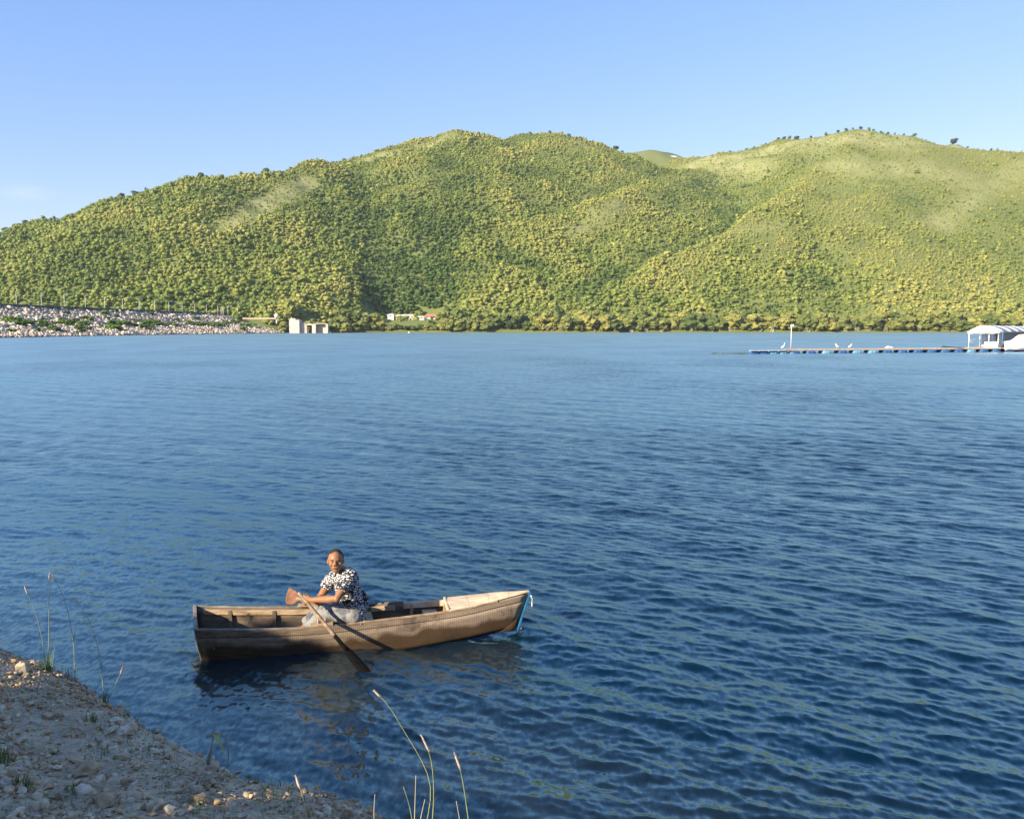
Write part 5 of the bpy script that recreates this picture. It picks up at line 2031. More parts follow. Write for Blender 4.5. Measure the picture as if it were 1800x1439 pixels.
Yi = 655.0
u2 = lambda px: far_point(px, Yi)
zz = lambda py: D(900, py, Yi).z
tower = empty("intake_tower", (u2(523), Yi, 0), "tall pale concrete tower standing in the water at the end of the dam", "tower")
w0_, w1_ = u2(512.5), u2(530)
boxes("tower_body", M_conc, tower, [(((w0_ + w1_) / 2, Yi, zz(562.5) / 2 - 1), (w1_ - w0_, 7.5, zz(562.5) + 2))], 0.08)
boxes("side_block", M_conc, tower, [(((u2(530.3) + u2(538)) / 2, Yi + 2.2, zz(567) / 2 - 1), (u2(538) - u2(530.3), 6, zz(567) + 2))], 0.08)
boxes("roof_step", M_conc, tower, [((w0_ + 2.4, Yi, zz(562.5) + 0.6), (4.2, 5.5, 1.2))], 0.05)
mb = MB(); mb.tube([(w0_ + 1, Yi, zz(562.5) + 1), (w0_ + 1, Yi, zz(558))], 0.12, 6); mb.ball((w0_ + 1, Yi, zz(558.5)), 0.5, sub=2)
mb.build("beacon", M_conc, tower, smooth=True)
frame = empty("concrete_gate", (u2(558), Yi, 0), "low concrete gate frame with an open bay right of the tall tower", "concrete gate")
zt = zz(569.3)
boxes("pillar", M_conc, frame, [(((u2(551) + u2(557.5)) / 2, Yi, zt / 2 - 1), (u2(557.5) - u2(551), 4, zt + 2))], 0.06)
boxes("pillar", M_conc, frame, [((u2(540.5), Yi, zt / 2 - 1), (1.1, 4, zt + 2))], 0.06)
boxes("pillar", M_conc, frame, [((u2(577), Yi, zt / 2 - 1), (1.5, 4, zt + 2))], 0.06)
boxes("lintel", M_conc, frame, [(((u2(541.8) + u2(550.8)) / 2, Yi, zt - 0.5), (u2(550.8) - u2(541.8), 3.6, 1.0))], 0.04)
boxes("wall_panel", M_conc, frame, [(((u2(557.8) + u2(575)) / 2, Yi + 2.5, zt / 2 - 1), (u2(575) - u2(557.8), 0.6, zt + 2))])
boxes("roof_slab", M_conc, frame, [(((u2(557.6) + u2(576)) / 2, Yi + 0.3, zt + 0.2), (u2(576) - u2(557.6), 5, 0.5))], 0.04)

# small dome at the far end of the dam
Yd = 690.0
xd = far_point(488.5, Yd); zd = D(488, 560, Yd).z
dome = empty("white_tank", (xd, Yd, zd - 2), "small round white tank on a post at the far end of the dam", "tank")
mb = MB(); mb.ball((xd, Yd, zd + 2.1), 1.7, sub=3); mb.build("ball", M_white_plastic, dome, smooth=True)
mb = MB(); mb.tube([(xd, Yd, zd - 4), (xd, Yd, zd + 1)], 0.6, 8); mb.build("post", M_conc, dome)
# concrete ledge above the end of the dam
Yl = 676.0
xa, xb = far_point(430, Yl), far_point(488, Yl)
mb = MB(); mb.beam((xa, Yl, D(0, 558.5, Yl).z - 0.6), (xb, Yl, D(0, 558.5, Yl).z - 0.6), 3, 1.2)
tag(mb.build("retaining_wall", mat("ochre_wall", (0.42, 0.33, 0.22), (0.52, 0.42, 0.3), 0.5, rough=0.9)), "low ochre retaining wall above the far end of the dam", "wall")

# ------------------------------------------------------------------ houses in the trees
M_wallp = mat("cream_wall", (0.62, 0.50, 0.42), (0.74, 0.62, 0.52), 0.8, rough=0.9)
M_wallw = mat("white_wall", (0.70, 0.66, 0.60), (0.80, 0.77, 0.72), 0.8, rough=0.9)
M_tile = mat("orange_roof_tiles", (0.42, 0.15, 0.08), (0.56, 0.24, 0.14), 1.5, rough=0.85, bump=0.05)
M_green = mat("green_sheet", (0.02, 0.26, 0.15), (0.04, 0.36, 0.22), 1.0, rough=0.6)
M_dark = mat("dark_opening", (0.015, 0.015, 0.018), rough=0.6)


def house(px0, px1, py_base, py_eave, py_ridge, Y, wall_m, roof_m, label, windows=(), depth=9):
    x0, x1 = far_point(px0, Y), far_point(px1, Y)
    zb, ze, zr = D(0, py_base, Y).z, D(0, py_eave, Y).z, D(0, py_ridge, Y).z
    h = empty("house", ((x0 + x1) / 2, Y, zb), label, "house")
    mb = MB(); mb.box(((x0 + x1) / 2, Y + depth / 2, (zb - 3 + ze) / 2), (x1 - x0, depth, ze - zb + 3)); mb.build("wall", wall_m, h)
    mb = MB(); o_ = 0.7
    V = [(x0 - o_, Y - o_, ze), (x1 + o_, Y - o_, ze), (x1 + o_, Y + depth + o_, ze), (x0 - o_, Y + depth + o_, ze),
         (x0 + 1.5, Y + depth / 2, zr), (x1 - 1.5, Y + depth / 2, zr)]
    V += [(a, b, c - 0.25) for a, b, c in V[:4]]
    mb.add(V, [(0, 1, 5, 4), (1, 2, 5), (2, 3, 4, 5), (3, 0, 4), (0, 6, 7, 1), (1, 7, 8, 2), (2, 8, 9, 3), (3, 9, 6, 0), (9, 8, 7, 6)])
    mb.build("roof", roof_m, h)
    for wx in windows:
        xx = x0 + (x1 - x0) * wx
        mb = MB(); mb.box((xx, Y - 0.03, (ze + zb) / 2 + 0.2), (1.2, 0.14, 1.3)); w_ = mb.build("window", M_wallw, h)
        mb = MB(); mb.box((xx, Y - 0.11, (ze + zb) / 2 + 0.2), (0.95, 0.05, 1.05)); mb.build("pane", M_dark, w_)
    return h


HY = HOUSE_Y - 14
house(747, 769, 560, 556, 551.8, HY, M_wallp, M_tile, "small house with an orange tiled roof between the trees above the shore", (0.2, 0.5, 0.8))
house(697, 729, 560.5, 555.5, 552.6, HY + 3, M_wallp, M_wallp, "long low cream building left of the orange roofed house", (0.12, 0.3, 0.5, 0.7, 0.88))
house(729.8, 746.5, 561, 557.5, 555.6, HY + 1, M_wallp, M_wallw, "narrow cream building touching the orange roofed house", (0.3, 0.7))
house(682, 693, 558.5, 553.5, 551.5, HY + 6, M_wallw, M_wallw, "small white hut at the left end of the low buildings", (0.5,))
x0, x1 = far_point(750, HY - 9), far_point(767, HY - 9)
sh = empty("shelter", ((x0 + x1) / 2, HY - 9, 9), "green sheet roofed shelter below the orange roofed house", "shelter")
za = D(0, 561.3, HY - 9).z; zb_ = D(0, 565, HY - 9).z
mb = MB(); mb.add([(x0, HY - 12, zb_), (x1, HY - 12, zb_), (x1, HY - 6, za), (x0, HY - 6, za), (x0, HY - 12, zb_ - .2), (x1, HY - 12, zb_ - .2), (x1, HY - 6, za - .2), (x0, HY - 6, za - .2)],
                  [(0, 1, 2, 3), (7, 6, 5, 4), (0, 4, 5, 1), (1, 5, 6, 2), (2, 6, 7, 3), (3, 7, 4, 0)])
mb.build("roof", M_green, sh)
mb = MB(); mb.box(((x0 + x1) / 2 + 1.5, HY - 8, zb_ - 2.2), ((x1 - x0) * 0.6, 3, 4)); mb.build("wall", M_wallw, sh)
for xx in (x0 + 0.3, x1 - 0.3):
    mb = MB(); mb.tube([(xx, HY - 11.5, zb_ - 4.5), (xx, HY - 11.5, zb_)], 0.15, 6); mb.build("post", M_conc, sh)

# ------------------------------------------------------------------ trees one can tell apart along the far shore
M_tree = leaf_mat("shore_leaves", None, dark=(0.07, 0.105, 0.025), mid=(0.165, 0.185, 0.045), light=(0.26, 0.25, 0.06), nscale=0.35)
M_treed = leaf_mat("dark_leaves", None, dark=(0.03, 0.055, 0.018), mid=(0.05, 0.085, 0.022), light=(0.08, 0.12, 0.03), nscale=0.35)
M_treep = leaf_mat("pale_dry_leaves", None, dark=(0.16, 0.14, 0.08), mid=(0.26, 0.23, 0.14), light=(0.36, 0.32, 0.22), nscale=0.35)
M_bark = mat("bark", (0.12, 0.095, 0.07), (0.24, 0.20, 0.155), 3, rough=0.9)
CR = [crown_mesh("crown", M_tree, 500 + i, lumps=16, sub=2, leaves=800, leaf=0.03, base=-0.06, amp=0.5) for i in range(6)]
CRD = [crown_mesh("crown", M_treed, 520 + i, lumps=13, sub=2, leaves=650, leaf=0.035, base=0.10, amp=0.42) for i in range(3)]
CRP = [crown_mesh("crown", M_treep, 530 + i, lumps=11, sub=2, leaves=750, leaf=0.035, base=0.0, amp=0.6) for i in range(3)]


def trunk_mesh():
    mb = MB()
    mb.tube([(0, 0, -0.1), (0.01, 0, 0.2), (0.02, 0.01, 0.5)], [0.035, 0.025, 0.015], 7)
    mb.tube([(0.01, 0, 0.18), (0.12, 0.02, 0.42)], [0.018, 0.008], 6)
    mb.tube([(0.01, 0, 0.15), (-0.12, -0.03, 0.40)], [0.018, 0.008], 6)
    mb.tube([(0.01, 0, 0.2), (0.0, -0.12, 0.45)], [0.016, 0.008], 6)
    return mb.mesh("trunk", M_bark)


TRK = trunk_mesh()


def tree(x, y, z, w, h, meshes, label, group, k, cat="tree"):
    o = empty("tree", (x, y, z), label, cat, group, rz=k * 1.7)
    t = bpy.data.objects.new("trunk", TRK); COL.objects.link(t); t.parent = o; t.scale = (w * 0.6, w * 0.6, h)
    c = bpy.data.objects.new("crown", meshes[k % len(meshes)]); COL.objects.link(c); c.parent = o; c.scale = (w, w, h)
    return o


UNITS = ["", "first", "second", "third", "fourth", "fifth", "sixth", "seventh", "eighth", "ninth", "tenth", "eleventh", "twelfth", "thirteenth", "fourteenth",
         "fifteenth", "sixteenth", "seventeenth", "eighteenth", "nineteenth"]
TENS = {20: ("twenty", "twentieth"), 30: ("thirty", "thirtieth"), 40: ("forty", "fortieth"), 50: ("fifty", "fiftieth"), 60: ("sixty", "sixtieth")}


def nth(i):
    if i < 20: return UNITS[i]
    t, u = i // 10 * 10, i % 10
    return TENS[t][1] if u == 0 else TENS[t][0] + " " + UNITS[u]


n_left = n_right = n_in = n_row2 = n_dry = 0
rg = random.Random(77)
px = 590.0
k = 0
while px < 1830:
    right = px > 950
    w = rg.uniform(12, 19) if right else rg.uniform(9, 15)
    h = w * rg.uniform(0.62, 0.85)
    Y0 = None
    Yg = 760.0
    for _ in range(6): Yg = float(shore_y(np.array(far_point(px, Yg)))) + (w * 0.16 + rg.uniform(0, 1.2))
    x = far_point(px, Yg)
    zg = max(0.2, float(hill_z(np.array([x]), np.array([Yg]))[0])) - 0.4
    gap = 868 < px < 905 or 700 < px < 742
    if 780 < px < 835: w, h = rg.uniform(11, 13), rg.uniform(10, 11.5)
    if 672 < px < 782: w, h = rg.uniform(7, 9), rg.uniform(4.2, 5.8)
    ms, lb, gp = CR, ("yellow-green broad tree standing on the far waterline under the right hill" if right else "olive green tree at the far waterline left of the middle"), ("broad trees along the right far shore" if right else "trees along the left far shore")
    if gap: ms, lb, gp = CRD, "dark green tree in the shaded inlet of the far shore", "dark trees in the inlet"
    elif abs(px - 872) < 12: ms, lb, gp = CRP, "pale dry tree hanging over the far waterline beside the dark inlet", None
    if gp == "broad trees along the right far shore": n_right += 1; lb = nth(n_right) + " broad yellow-green tree from the inlet along the right far waterline"
    elif gp == "trees along the left far shore": n_left += 1; lb = nth(n_left) + " olive green tree right of the concrete gate along the far waterline"
    elif gp == "dark trees in the inlet": n_in += 1; lb = nth(n_in) + " dark green tree from the left in the shaded inlets of the far shore"
    tree(x, Yg, zg, w, h, ms, lb, gp, k)
    # dry hanging growth at the foot of the trees on the right
    if right and rg.random() < 0.6:
        w2 = rg.uniform(4, 7)
        x2 = x + rg.uniform(-5, 5); Y2 = float(shore_y(np.array(x2))) + 1.5
        o = bpy.data.objects.new("dry_bush", CRP[k % 3]); COL.objects.link(o); o.location = (x2, Y2, -0.3); o.scale = (w2, w2 * 0.8, rg.uniform(4.5, 7.5))
        n_dry += 1; tag(o, nth(n_dry) + " tan dry bush from the inlet hanging at the far waterline", "bush", "dry bushes at the far waterline")
    px += w / Yg * FPX * rg.uniform(0.55, 0.8)
    k += 1
# second row just behind
px = 600.0
while px < 1830:
    w = rg.uniform(10, 15)
    Yg = 770.0
    for _ in range(6): Yg = float(shore_y(np.array(far_point(px, Yg)))) + 13
    x = far_point(px, Yg)
    if all(math.hypot(x - c_[0], Yg - c_[1]) > c_[2] + 7 for c_ in CLEAR) and not 672 < px < 776:
        zg = float(hill_z(np.array([x]), np.array([Yg]))[0]) - 0.5
        right = px > 950
        n_row2 += 1
        tree(x, Yg, zg, w, w * rg.uniform(0.7, 0.95), CR, nth(n_row2) + " rounded green tree from the left in the second row of the far shore", "trees of the second row on the far shore", k)
    px += w / Yg * FPX * rg.uniform(0.75, 1.15)
    k += 1
# trees round the intake tower
for px, Y, w, h, lb in ((500, 690, 12, 10, "bushy tree between the dam end and the concrete tower"), (545, 672, 11, 10, "tree directly behind the concrete gate frame"),
                        (525, 690, 13, 12, "tree rising behind the tall concrete tower"), (565, 690, 13, 10, "broad tree behind the right end of the gate frame"), (590, 700, 12, 9, "round tree just right of the gate frame"),
                        (515, 715, 13, 15, "tall tree up the slope behind the concrete tower"), (608, 715, 12, 9, "second round tree right of the gate frame")):
    x = far_point(px, Y); z = max(0.0, float(hill_z(np.array([x]), np.array([Y]))[0])) - 0.3
    tree(x, Y, z, w, h, CR, lb, "trees round the intake tower", k); k += 1

# skyline trees: (px, height in px, mesh kind)
SKY = [(8, 9, 1), (22, 12, 1), (38, 10, 0), (57, 12, 1), (110, 9, 0), (130, 8, 1), (190, 9, 0), (228, 12, 1), (250, 13, 1), (268, 8, 0), (316, 9, 1), (364, 14, 1), (400, 10, 0), (455, 6, 0), (476, 16, 1),
       (490, 9, 1), (505, 8, 1), (548, 7, 0), (612, 7, 0), (680, 6, 0), (728, 6, 0), (930, 7, 1), (950, 7, 0), (965, 8, 1), (985, 8, 0), (998, 9, 1), (1018, 6, 0), (1078, 10, 1), (1090, 8, 1),
       (1275, 6, 1), (1303, 6, 1), (1316, 7, 1), (1335, 6, 1), (1357, 8, 1), (1366, 9, 1), (1376, 10, 1), (1388, 11, 1), (1412, 7, 1), (1438, 10, 1), (1458, 8, 1), (1472, 9, 1), (1484, 7, 1), (1497, 9, 1), (1512, 9, 1),
       (1519, 7, 1), (1532, 7, 1), (1545, 7, 1), (1556, 6, 1), (1572, 6, 1), (1590, 9, 1), (1658, 13, 1), (1682, 6, 1), (1722, 7, 1), (1733, 6, 1), (1790, 8, 1)]
rr_skyline = np.arange(800, 1480, 4.0)
for i, (px, hp, kd) in enumerate(SKY):
    X_ = (px - 900) / FPX * rr_skyline
    e_ = (hill_z(X_, rr_skyline) - CAM_H) / rr_skyline
    j = int(np.argmax(e_))
    x, y = X_[j], rr_skyline[j]
    h = hp / FPX * y * (0.85 if px < 1200 or px == 1658 else 0.68)
    if px < 600: lb, gp = "small dark tree on the skyline of the left hill", "skyline trees of the left hill"
    elif px < 1200: lb, gp = "small tree on the skyline of the central peak", "skyline trees of the central peak"
    else: lb, gp = "small dark tree on the bare grassy crest of the right hill", "skyline trees of the right hill"
    if px == 1658: lb = "lone flat topped tree standing apart on the right grassy crest"; gp = None
    if px == 476: lb = "largest tree on the left hill's skyline, round crown"; gp = None
    if px == 1438: lb = "isolated round tree left of the crest tree line"; gp = None
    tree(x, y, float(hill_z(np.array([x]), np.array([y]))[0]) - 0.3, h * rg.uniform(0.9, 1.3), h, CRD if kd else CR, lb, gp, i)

# the pale road cutting on the ridge behind
P_ = [D(px, py, 1850) for px, py in ((1138, 278), (1160, 277), (1185, 276), (1195, 277))]
mb = MB(); mb.tube(P_, [1.6, 2.4, 2.6, 1.2], 7)
o = mb.build("road_cutting", mat("bare_earth", (0.55, 0.46, 0.36), (0.68, 0.58, 0.46), 0.1, rough=0.9), smooth=True)
tag(o, kind='structure')

# ------------------------------------------------------------------ floating walkway with barrels and hut
M_bar = [mat("blue_drum", (0.02, 0.09, 0.28), (0.05, 0.16, 0.38), 1.5, rough=0.45), mat("pale_blue_drum", (0.10, 0.30, 0.48), (0.20, 0.42, 0.58), 1.5, rough=0.5)]
M_plank = mat("walkway_planks", (0.36, 0.30, 0.23), (0.54, 0.46, 0.37), 2, rough=0.85)
M_wpaint = mat("white_paint", (0.76, 0.75, 0.71), (0.84, 0.83, 0.80), 1, rough=0.5)
M_wsheet = mat("weathered_roof_sheet", (0.50, 0.50, 0.50), (0.78, 0.77, 0.75), 1.2, rough=0.6, bump=0.01)
M_wslat = mat("grey_slats", (0.38, 0.37, 0.33), (0.62, 0.60, 0.55), 1.5, rough=0.8)
M_rustp = mat("rusty_base", (0.30, 0.10, 0.05), (0.45, 0.2, 0.12), 2, rough=0.8)
A0 = G(1318, 622.3); A1 = G(1880, 617.5)
wd = (A1 - A0); WL = wd.length; wd.normalize(); wp = Vector((-wd.y, wd.x, 0))
walk = empty("floating_walkway", tuple(A0), "long floating walkway on blue drums stretching to a white hut", "walkway")
T = lambda px: (lambda r: ((A0.x * r.y - A0.y * r.x) / (wd.y * r.x - wd.x * r.y)))(ray(px, 620))   # distance along the walkway at a pixel column
w_at = lambda s, off, z: A0 + wd * s + wp * off + Vector((0, 0, z))


def drum(s, L, off, m_i, tilt=0.0):
    mb = MB()
    c0 = w_at(s, off, 0.12); c1 = w_at(s + L, off, 0.12)
    n_ = 8
    pts = [c0.lerp(c1, t) for t in (0, 0.02, 0.05, 0.33, 0.36, 0.39, 0.62, 0.65, 0.68, 0.95, 0.98, 1.0)]
    rad = [0.24, 0.29, 0.31, 0.31, 0.33, 0.31, 0.31, 0.33, 0.31, 0.31, 0.29, 0.24]
    mb.tube(pts, rad, 12)
    mb.build("drum", M_bar[m_i], walk, smooth=True)


for px in (1319, 1336, 1353.5, 1371, 1388):
    drum(T(px) + 0.1, 1.15, 0.3, 0 if px in (1336, 1319) else 1)
px = 1393
for px in (1393, 1418, 1446, 1474, 1500, 1527, 1553, 1580, 1607, 1631, 1655, 1679, 1701, 1723, 1745, 1769, 1790, 1815, 1840):
    drum(T(px) + 0.1, 1.25 if px > 1400 else 1.0, 0.25, 0 if int(px) % 3 else 1)
    drum(T(px) + 0.4, 1.1, 1.3, 0)
s0 = T(1392)
for off in (0.05, 1.6):
    mb = MB(); mb.beam(w_at(s0, off, 0.46), w_at(WL, off, 0.50), 0.10, 0.14); mb.build("side_beam", M_plank, walk)
mb = MB()
s = s0
while s < WL - 0.3:
    a = w_at(s, 0.0, 0.56 + 0.02 * random.random()); b = w_at(s, 1.65, 0.56 + 0.02 * random.random())
    mb.beam(a, b, 0.22, 0.04)
    s += 0.27
o = mb.build("deck_planks", M_plank, walk); tag(o, kind='stuff')
mb = MB(); mb.beam(w_at(0, 0.0, 0.44), w_at(s0, 0.0, 0.44), 0.5, 0.05); mb.build("end_deck", M_wpaint, walk)
# lamp post on the walkway
s = T(1393)
b = w_at(s, 0.4, 0.58)
pl = empty("lamp_post", tuple(b), "thin white lamp post standing near the left end of the floating walkway", "lamp post")
mb = MB(); mb.tube([b, b + Vector((0, 0, 3.0))], 0.042, 8); mb.build("pole", M_wpaint, pl, smooth=True)
mb = MB(); mb.tube([b, b + Vector((0, 0, 0.30))], [0.16, 0.09], 8); mb.build("base", M_rustp, pl)
mb = MB(); mb.box(b + Vector((0.10, 0, 3.08)), (0.34, 0.2, 0.26)); mb.build("lamp_head", M_wpaint, pl, bevel=0.02)

M_feather = mat("white_feathers", (0.74, 0.72, 0.68), (0.84, 0.82, 0.78), 8, rough=0.9)
M_bill = mat("bird_bill_and_legs", (0.35, 0.26, 0.08), rough=0.6)


def egret(s, off, z, label, k=1.0, hunched=False, face=1):
    b = w_at(s, off, z)
    o = empty("egret", tuple(b), label, "bird", "white birds on the walkway")
    f = face
    mb = MB()
    leg = 0.20 * k if hunched else 0.32 * k
    bz = leg + 0.14 * k
    v = lambda x, y, zz_: b + Vector((x * f * k, y * k, zz_))
    # body egg, tail, curved neck and head in one chain
    mb.tube([v(-0.30, 0, bz - 0.12 * k), v(-0.16, 0, bz - 0.02 * k), v(0, 0, bz + 0.04 * k), v(0.12, 0, bz + 0.16 * k)], [0.03 * k, 0.11 * k, 0.15 * k, 0.08 * k], 10)
    if hunched:
        nk = [v(0.10, 0, bz + 0.15 * k), v(0.16, 0, bz + 0.26 * k), v(0.19, 0, bz + 0.34 * k)]
        mb.tube(nk, [0.10 * k, 0.07 * k, 0.06 * k], 8)
    else:
        nk = [v(0.10, 0, bz + 0.14 * k), v(0.20, 0, bz + 0.28 * k), v(0.16, 0, bz + 0.42 * k), v(0.22, 0, bz + 0.56 * k), v(0.27, 0, bz + 0.62 * k)]
        mb.tube(nk, [0.08 * k, 0.05 * k, 0.04 * k, 0.04 * k, 0.045 * k], 8)
    h_ = nk[-1]
    mb.ball(h_, (0.07 * k, 0.045 * k, 0.045 * k), sub=2)
    mb.build("body", M_feather, o, smooth=True)
    mb = MB(); mb.tube([h_ + Vector((0.05 * f * k, 0, 0)), h_ + Vector((0.20 * f * k, 0, -0.02 * k))], [0.016 * k, 0.004], 6); mb.build("bill", M_bill, o)
    for q in (-0.04, 0.04):
        mb = MB(); mb.tube([v(0, q, bz), v(0.03, q, leg * 0.5), v(0.0, q, 0)], [0.015 * k, 0.011 * k, 0.012 * k], 5)
        mb.tube([v(0.0, q, 0.01), v(0.09, q, 0.008)], 0.010 * k, 5)
        mb.build("leg", M_bill, o)


egret(T(1376), 0.0, 0.47, "tall white egret standing with its neck raised left of the lamp post", 0.85)
egret(T(1475), 0.5, 0.58, "hunched white bird, the left one of the pair on the walkway", 0.95, True, -1)
egret(T(1498.5), 0.5, 0.58, "white bird leaning forward, the right one of the pair on the walkway", 0.9, True, 1)
mb = MB(); q = w_at(T(1560), 0.5, 0.66)
mb.tube([q, q + Vector((0.3, 0, 0.12)), q + Vector((0.8, 0, 0.08)), q + Vector((1.3, 0, -0.02))], [0.06, 0.14, 0.10, 0.05], 8)
tag(mb.build("white_sack", M_wpaint, smooth=True), "white sack lying on the middle of the walkway", "sack")
mb = MB(); q = w_at(T(1659), 0.5, 0.66)
mb.tube([q, q + Vector((0.25, 0, 0.14)), q + Vector((0.7, 0, 0.08)), q + Vector((3.2, 0, -0.02))], [0.05, 0.15, 0.08, 0.03], 8)
tag(mb.build("dark_bundle", mat("dark_green_net", (0.03, 0.06, 0.035), (0.06, 0.09, 0.05), 4, rough=0.9), smooth=True), "dark green bundle of netting lying on the walkway near the hut", "bundle")

# hut: its gable looks to the left and towards the near shore, its ridge runs away to the right
HN = w_at(T(1755), 0.05, 0)                       # near corner
ga = Vector((-3.0, 2.3, 0)).normalized()          # along the gable, to the far left corner
ra = Vector((2.3, 3.0, 0)).normalized()           # along the ridge
GW = 3.75
hz = lambda py: D(900, py, HN.y).z
dz = 0.60


def on_line(o_, d__, px):
    r = ray(px, 600)
    return (o_.y * r.x - o_.x * r.y) / (d__.x * r.y - d__.y * r.x)


hg = lambda px: HN + ga * on_line(HN, ga, px)      # point of the gable line at a pixel column
hr_ = lambda px: HN + ra * on_line(HN, ra, px)     # point of the long side
RL = on_line(HN, ra, 1835)
hut = empty("floating_hut", tuple(HN + ra * 3 + ga * 2 + Vector((0, 0, dz))), "white open hut with a pale sheet roof on the floating walkway", "hut")
mb = MB(); q = HN + ga * (GW / 2); mb.beam(q - ra * 0.5 + Vector((0, 0, 0.53)), q + ra * RL + Vector((0, 0, 0.53)), GW + 0.8, 0.1); mb.build("platform", M_plank, hut)


def post(q, z1, r=0.06):
    mb = MB(); mb.tube([Vector((q.x, q.y, dz - 0.05)), Vector((q.x, q.y, z1))], r, 8); mb.build("post", M_wpaint, hut, smooth=True)


pl_ = w_at(T(1705), 0.3, 0)
post(pl_, hz(583), 0.055)
for px in (1722, 1738, 1754.5): post(hg(px), hz(584), 0.05)
for px in (1768.5, 1782, 1797, 1816, 1834): post(hr_(px), hz(584), 0.055)
zq = lambda v, py: Vector((v.x, v.y, hz(py)))
for a, b in ((zq(pl_, 583.5), zq(hg(1722), 583.5)), (zq(pl_, 597), zq(hg(1722), 597)), (zq(pl_, 599), zq(hg(1721), 608)), (zq(hg(1753), 598), zq(hr_(1764), 596)), (zq(hg(1754), 603), zq(hr_(1763), 597))):
    mb = MB(); mb.tube([a, b], 0.04, 6); mb.build("brace", M_wpaint, hut, smooth=True)
zr0, zr1 = hz(583.2), hz(572.0)
prof = lambda t: zr0 + (zr1 - zr0) * (1 - abs(2 * t - 1) ** 1.7)
nsh = 7
for j in range(nsh):
    mb = MB(); vs = []; fs = []
    sa = -0.35 + (RL + 0.5) * j / nsh; sb = -0.35 + (RL + 0.5) * (j + 1) / nsh + 0.03
    for q in range(11):
        t = q / 10
        g_ = HN + ga * (-0.25 + (GW + 0.5) * t)
        z = prof(t) + 0.012 * (j % 2)
        vs += [g_ + ra * sa + Vector((0, 0, z)), g_ + ra * sb + Vector((0, 0, z - 0.0))]
        if q: fs.append((2 * q - 2, 2 * q - 1, 2 * q + 1, 2 * q))
    mb.add(vs, fs)
    o = mb.build("roof_sheet", M_wsheet, hut, smooth=True); sm = o.modifiers.new("t", 'SOLIDIFY'); sm.thickness = 0.03
mb = MB(); vs = []; fs = []
for q in range(11):
    t = q / 10
    g_ = HN + ga * (-0.1 + (GW + 0.2) * t) - ra * 0.30
    zb2 = hz(586.6) + 0.05 * math.sin(q * 1.9)
    vs += [g_ - ra * 0.06 + Vector((0, 0, zb2)), g_ - ra * 0.10 + Vector((0, 0, (zb2 + prof(t)) / 2)), g_ + Vector((0, 0, prof(t) - 0.03))]
    if q:
        a = 3 * q
        fs += [(a - 3, a, a + 1, a - 2), (a - 2, a + 1, a + 2, a - 1)]
mb.add(vs, fs); o = mb.build("gable_cloth", M_wpaint, hut, smooth=True); sm = o.modifiers.new("t", 'SOLIDIFY'); sm.thickness = 0.03
for pa, pb, ya in ((1730, 1742, 601), (1742.6, 1754, 600.5)):
    a = hg(pa) + ra * 0.3; b2 = hg(pb) + ra * 0.3; z1 = hz(ya)
    mb = MB(); mb.beam(a + Vector((0, 0, (dz + z1) / 2)), b2 + Vector((0, 0, (dz + z1) / 2)), 0.06, z1 - dz); mb.build("low_panel", M_wpaint, hut)
a = hr_(1756.5); b2 = hr_(1762)
mb = MB(); z1 = hz(604.5); mb.beam(a + Vector((0, 0, (dz + z1) / 2)), b2 + Vector((0, 0, (dz + z1) / 2)), 0.06, z1 - dz); mb.build("low_panel", M_wpaint, hut)
mb = MB(); mb.beam(a + ga * 0.5 + Vector((0, 0, (dz + hz(585)) / 2)), b2 + ga * 0.5 + Vector((0, 0, (dz + hz(585)) / 2)), 0.05, hz(585) - dz); mb.build("dark_doorway", M_dark, hut)
for k in range(15):
    q = HN + ga * (GW * (0.04 + 0.045 * k)) + ra * 3.2
    mb = MB(); mb.beam(Vector((q.x, q.y, dz)), Vector((q.x, q.y, hz(585))), 0.10, 0.03, up=ra); mb.build("slat", M_wslat, hut)
t_ = on_line(HN, ra, 1764)
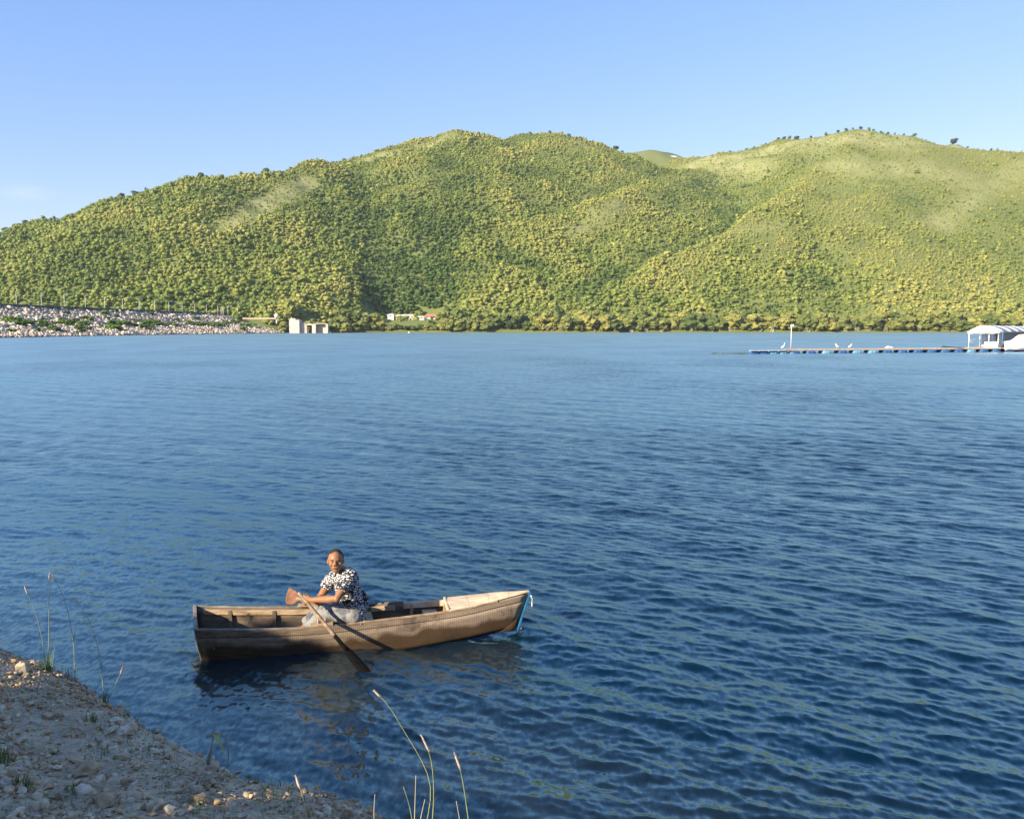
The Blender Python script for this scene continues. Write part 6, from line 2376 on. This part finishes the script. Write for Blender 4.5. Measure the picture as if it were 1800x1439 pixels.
while t_ < RL:
    q = HN + ra * t_
    mb = MB(); mb.beam(Vector((q.x, q.y, dz)), Vector((q.x, q.y, hz(584.5))), 0.03, 0.15, up=ga); mb.build("slat", M_wslat, hut); t_ += 0.30
# white tarpaulin heaped over the right side
mb = MB(); vs = []; fs = []
for i in range(15):
    t = i / 14
    px_ = 1764 + (1850 - 1764) * t
    top = np.interp(px_, [1764, 1774, 1779, 1784, 1790, 1800, 1850], [hz(600), hz(599), hz(596.5), hz(591), hz(588), hz(587), hz(585)])
    s_ = T(px_)
    for j in range(6):
        u_ = j / 5
        off = 0.0 - 0.55 * math.sin(PI * u_ * 0.5) * (0.3 + 0.7 * t)
        vs.append(w_at(s_, off + 0.05 * math.sin(i * 1.7 + j), top + (dz - 0.35 - top) * u_ ** 1.3))
for i in range(14):
    for j in range(5):
        a = i * 6 + j
        fs.append((a, a + 1, a + 7, a + 6))
mb.add(vs, fs); o = mb.build("tarpaulin", M_wpaint, smooth=True); sm = o.modifiers.new("t", 'SOLIDIFY'); sm.thickness = 0.04
tag(o, "bright white tarpaulin draped over the right side of the floating hut", "tarpaulin")

# floating weed lines
M_weed = blade_mat("floating_weed", (0.05, 0.085, 0.02), (0.12, 0.14, 0.03))


def weeds(px0, px1, py, n, label, sz, jit=1.5):
    mb = MB()
    for _ in range(n):
        c = G(random.uniform(px0, px1), py + random.gauss(0, jit))
        r_ = sz * random.uniform(0.4, 1.2)
        K = 7
        vs = [c + Vector((0, 0, 0.05))] + [c + Vector((math.cos(a * 2 * PI / K) * r_ * random.uniform(0.5, 1.5), math.sin(a * 2 * PI / K) * r_ * random.uniform(0.3, 0.9), 0.005 + random.uniform(0, 0.03))) for a in range(K)]
        mb.add(vs, [(0, 1 + a, 1 + (a + 1) % K) for a in range(K)])
    o = mb.build("floating_weed", M_weed); tag(o, label, "water weed", kind='stuff')


weeds(1252, 1318, 621.5, 90, "thin green line of weed floating left of the walkway", 0.30, 0.5)
# small white buoy near the inlet
c = G(719, 585.2)
mb = MB(); mb.ball(c + Vector((0, 0, 0.35)), 0.75, sub=3)
tag(mb.build("buoy", M_white_plastic, smooth=True), "tiny white buoy floating near the dark inlet of the far shore", "buoy")
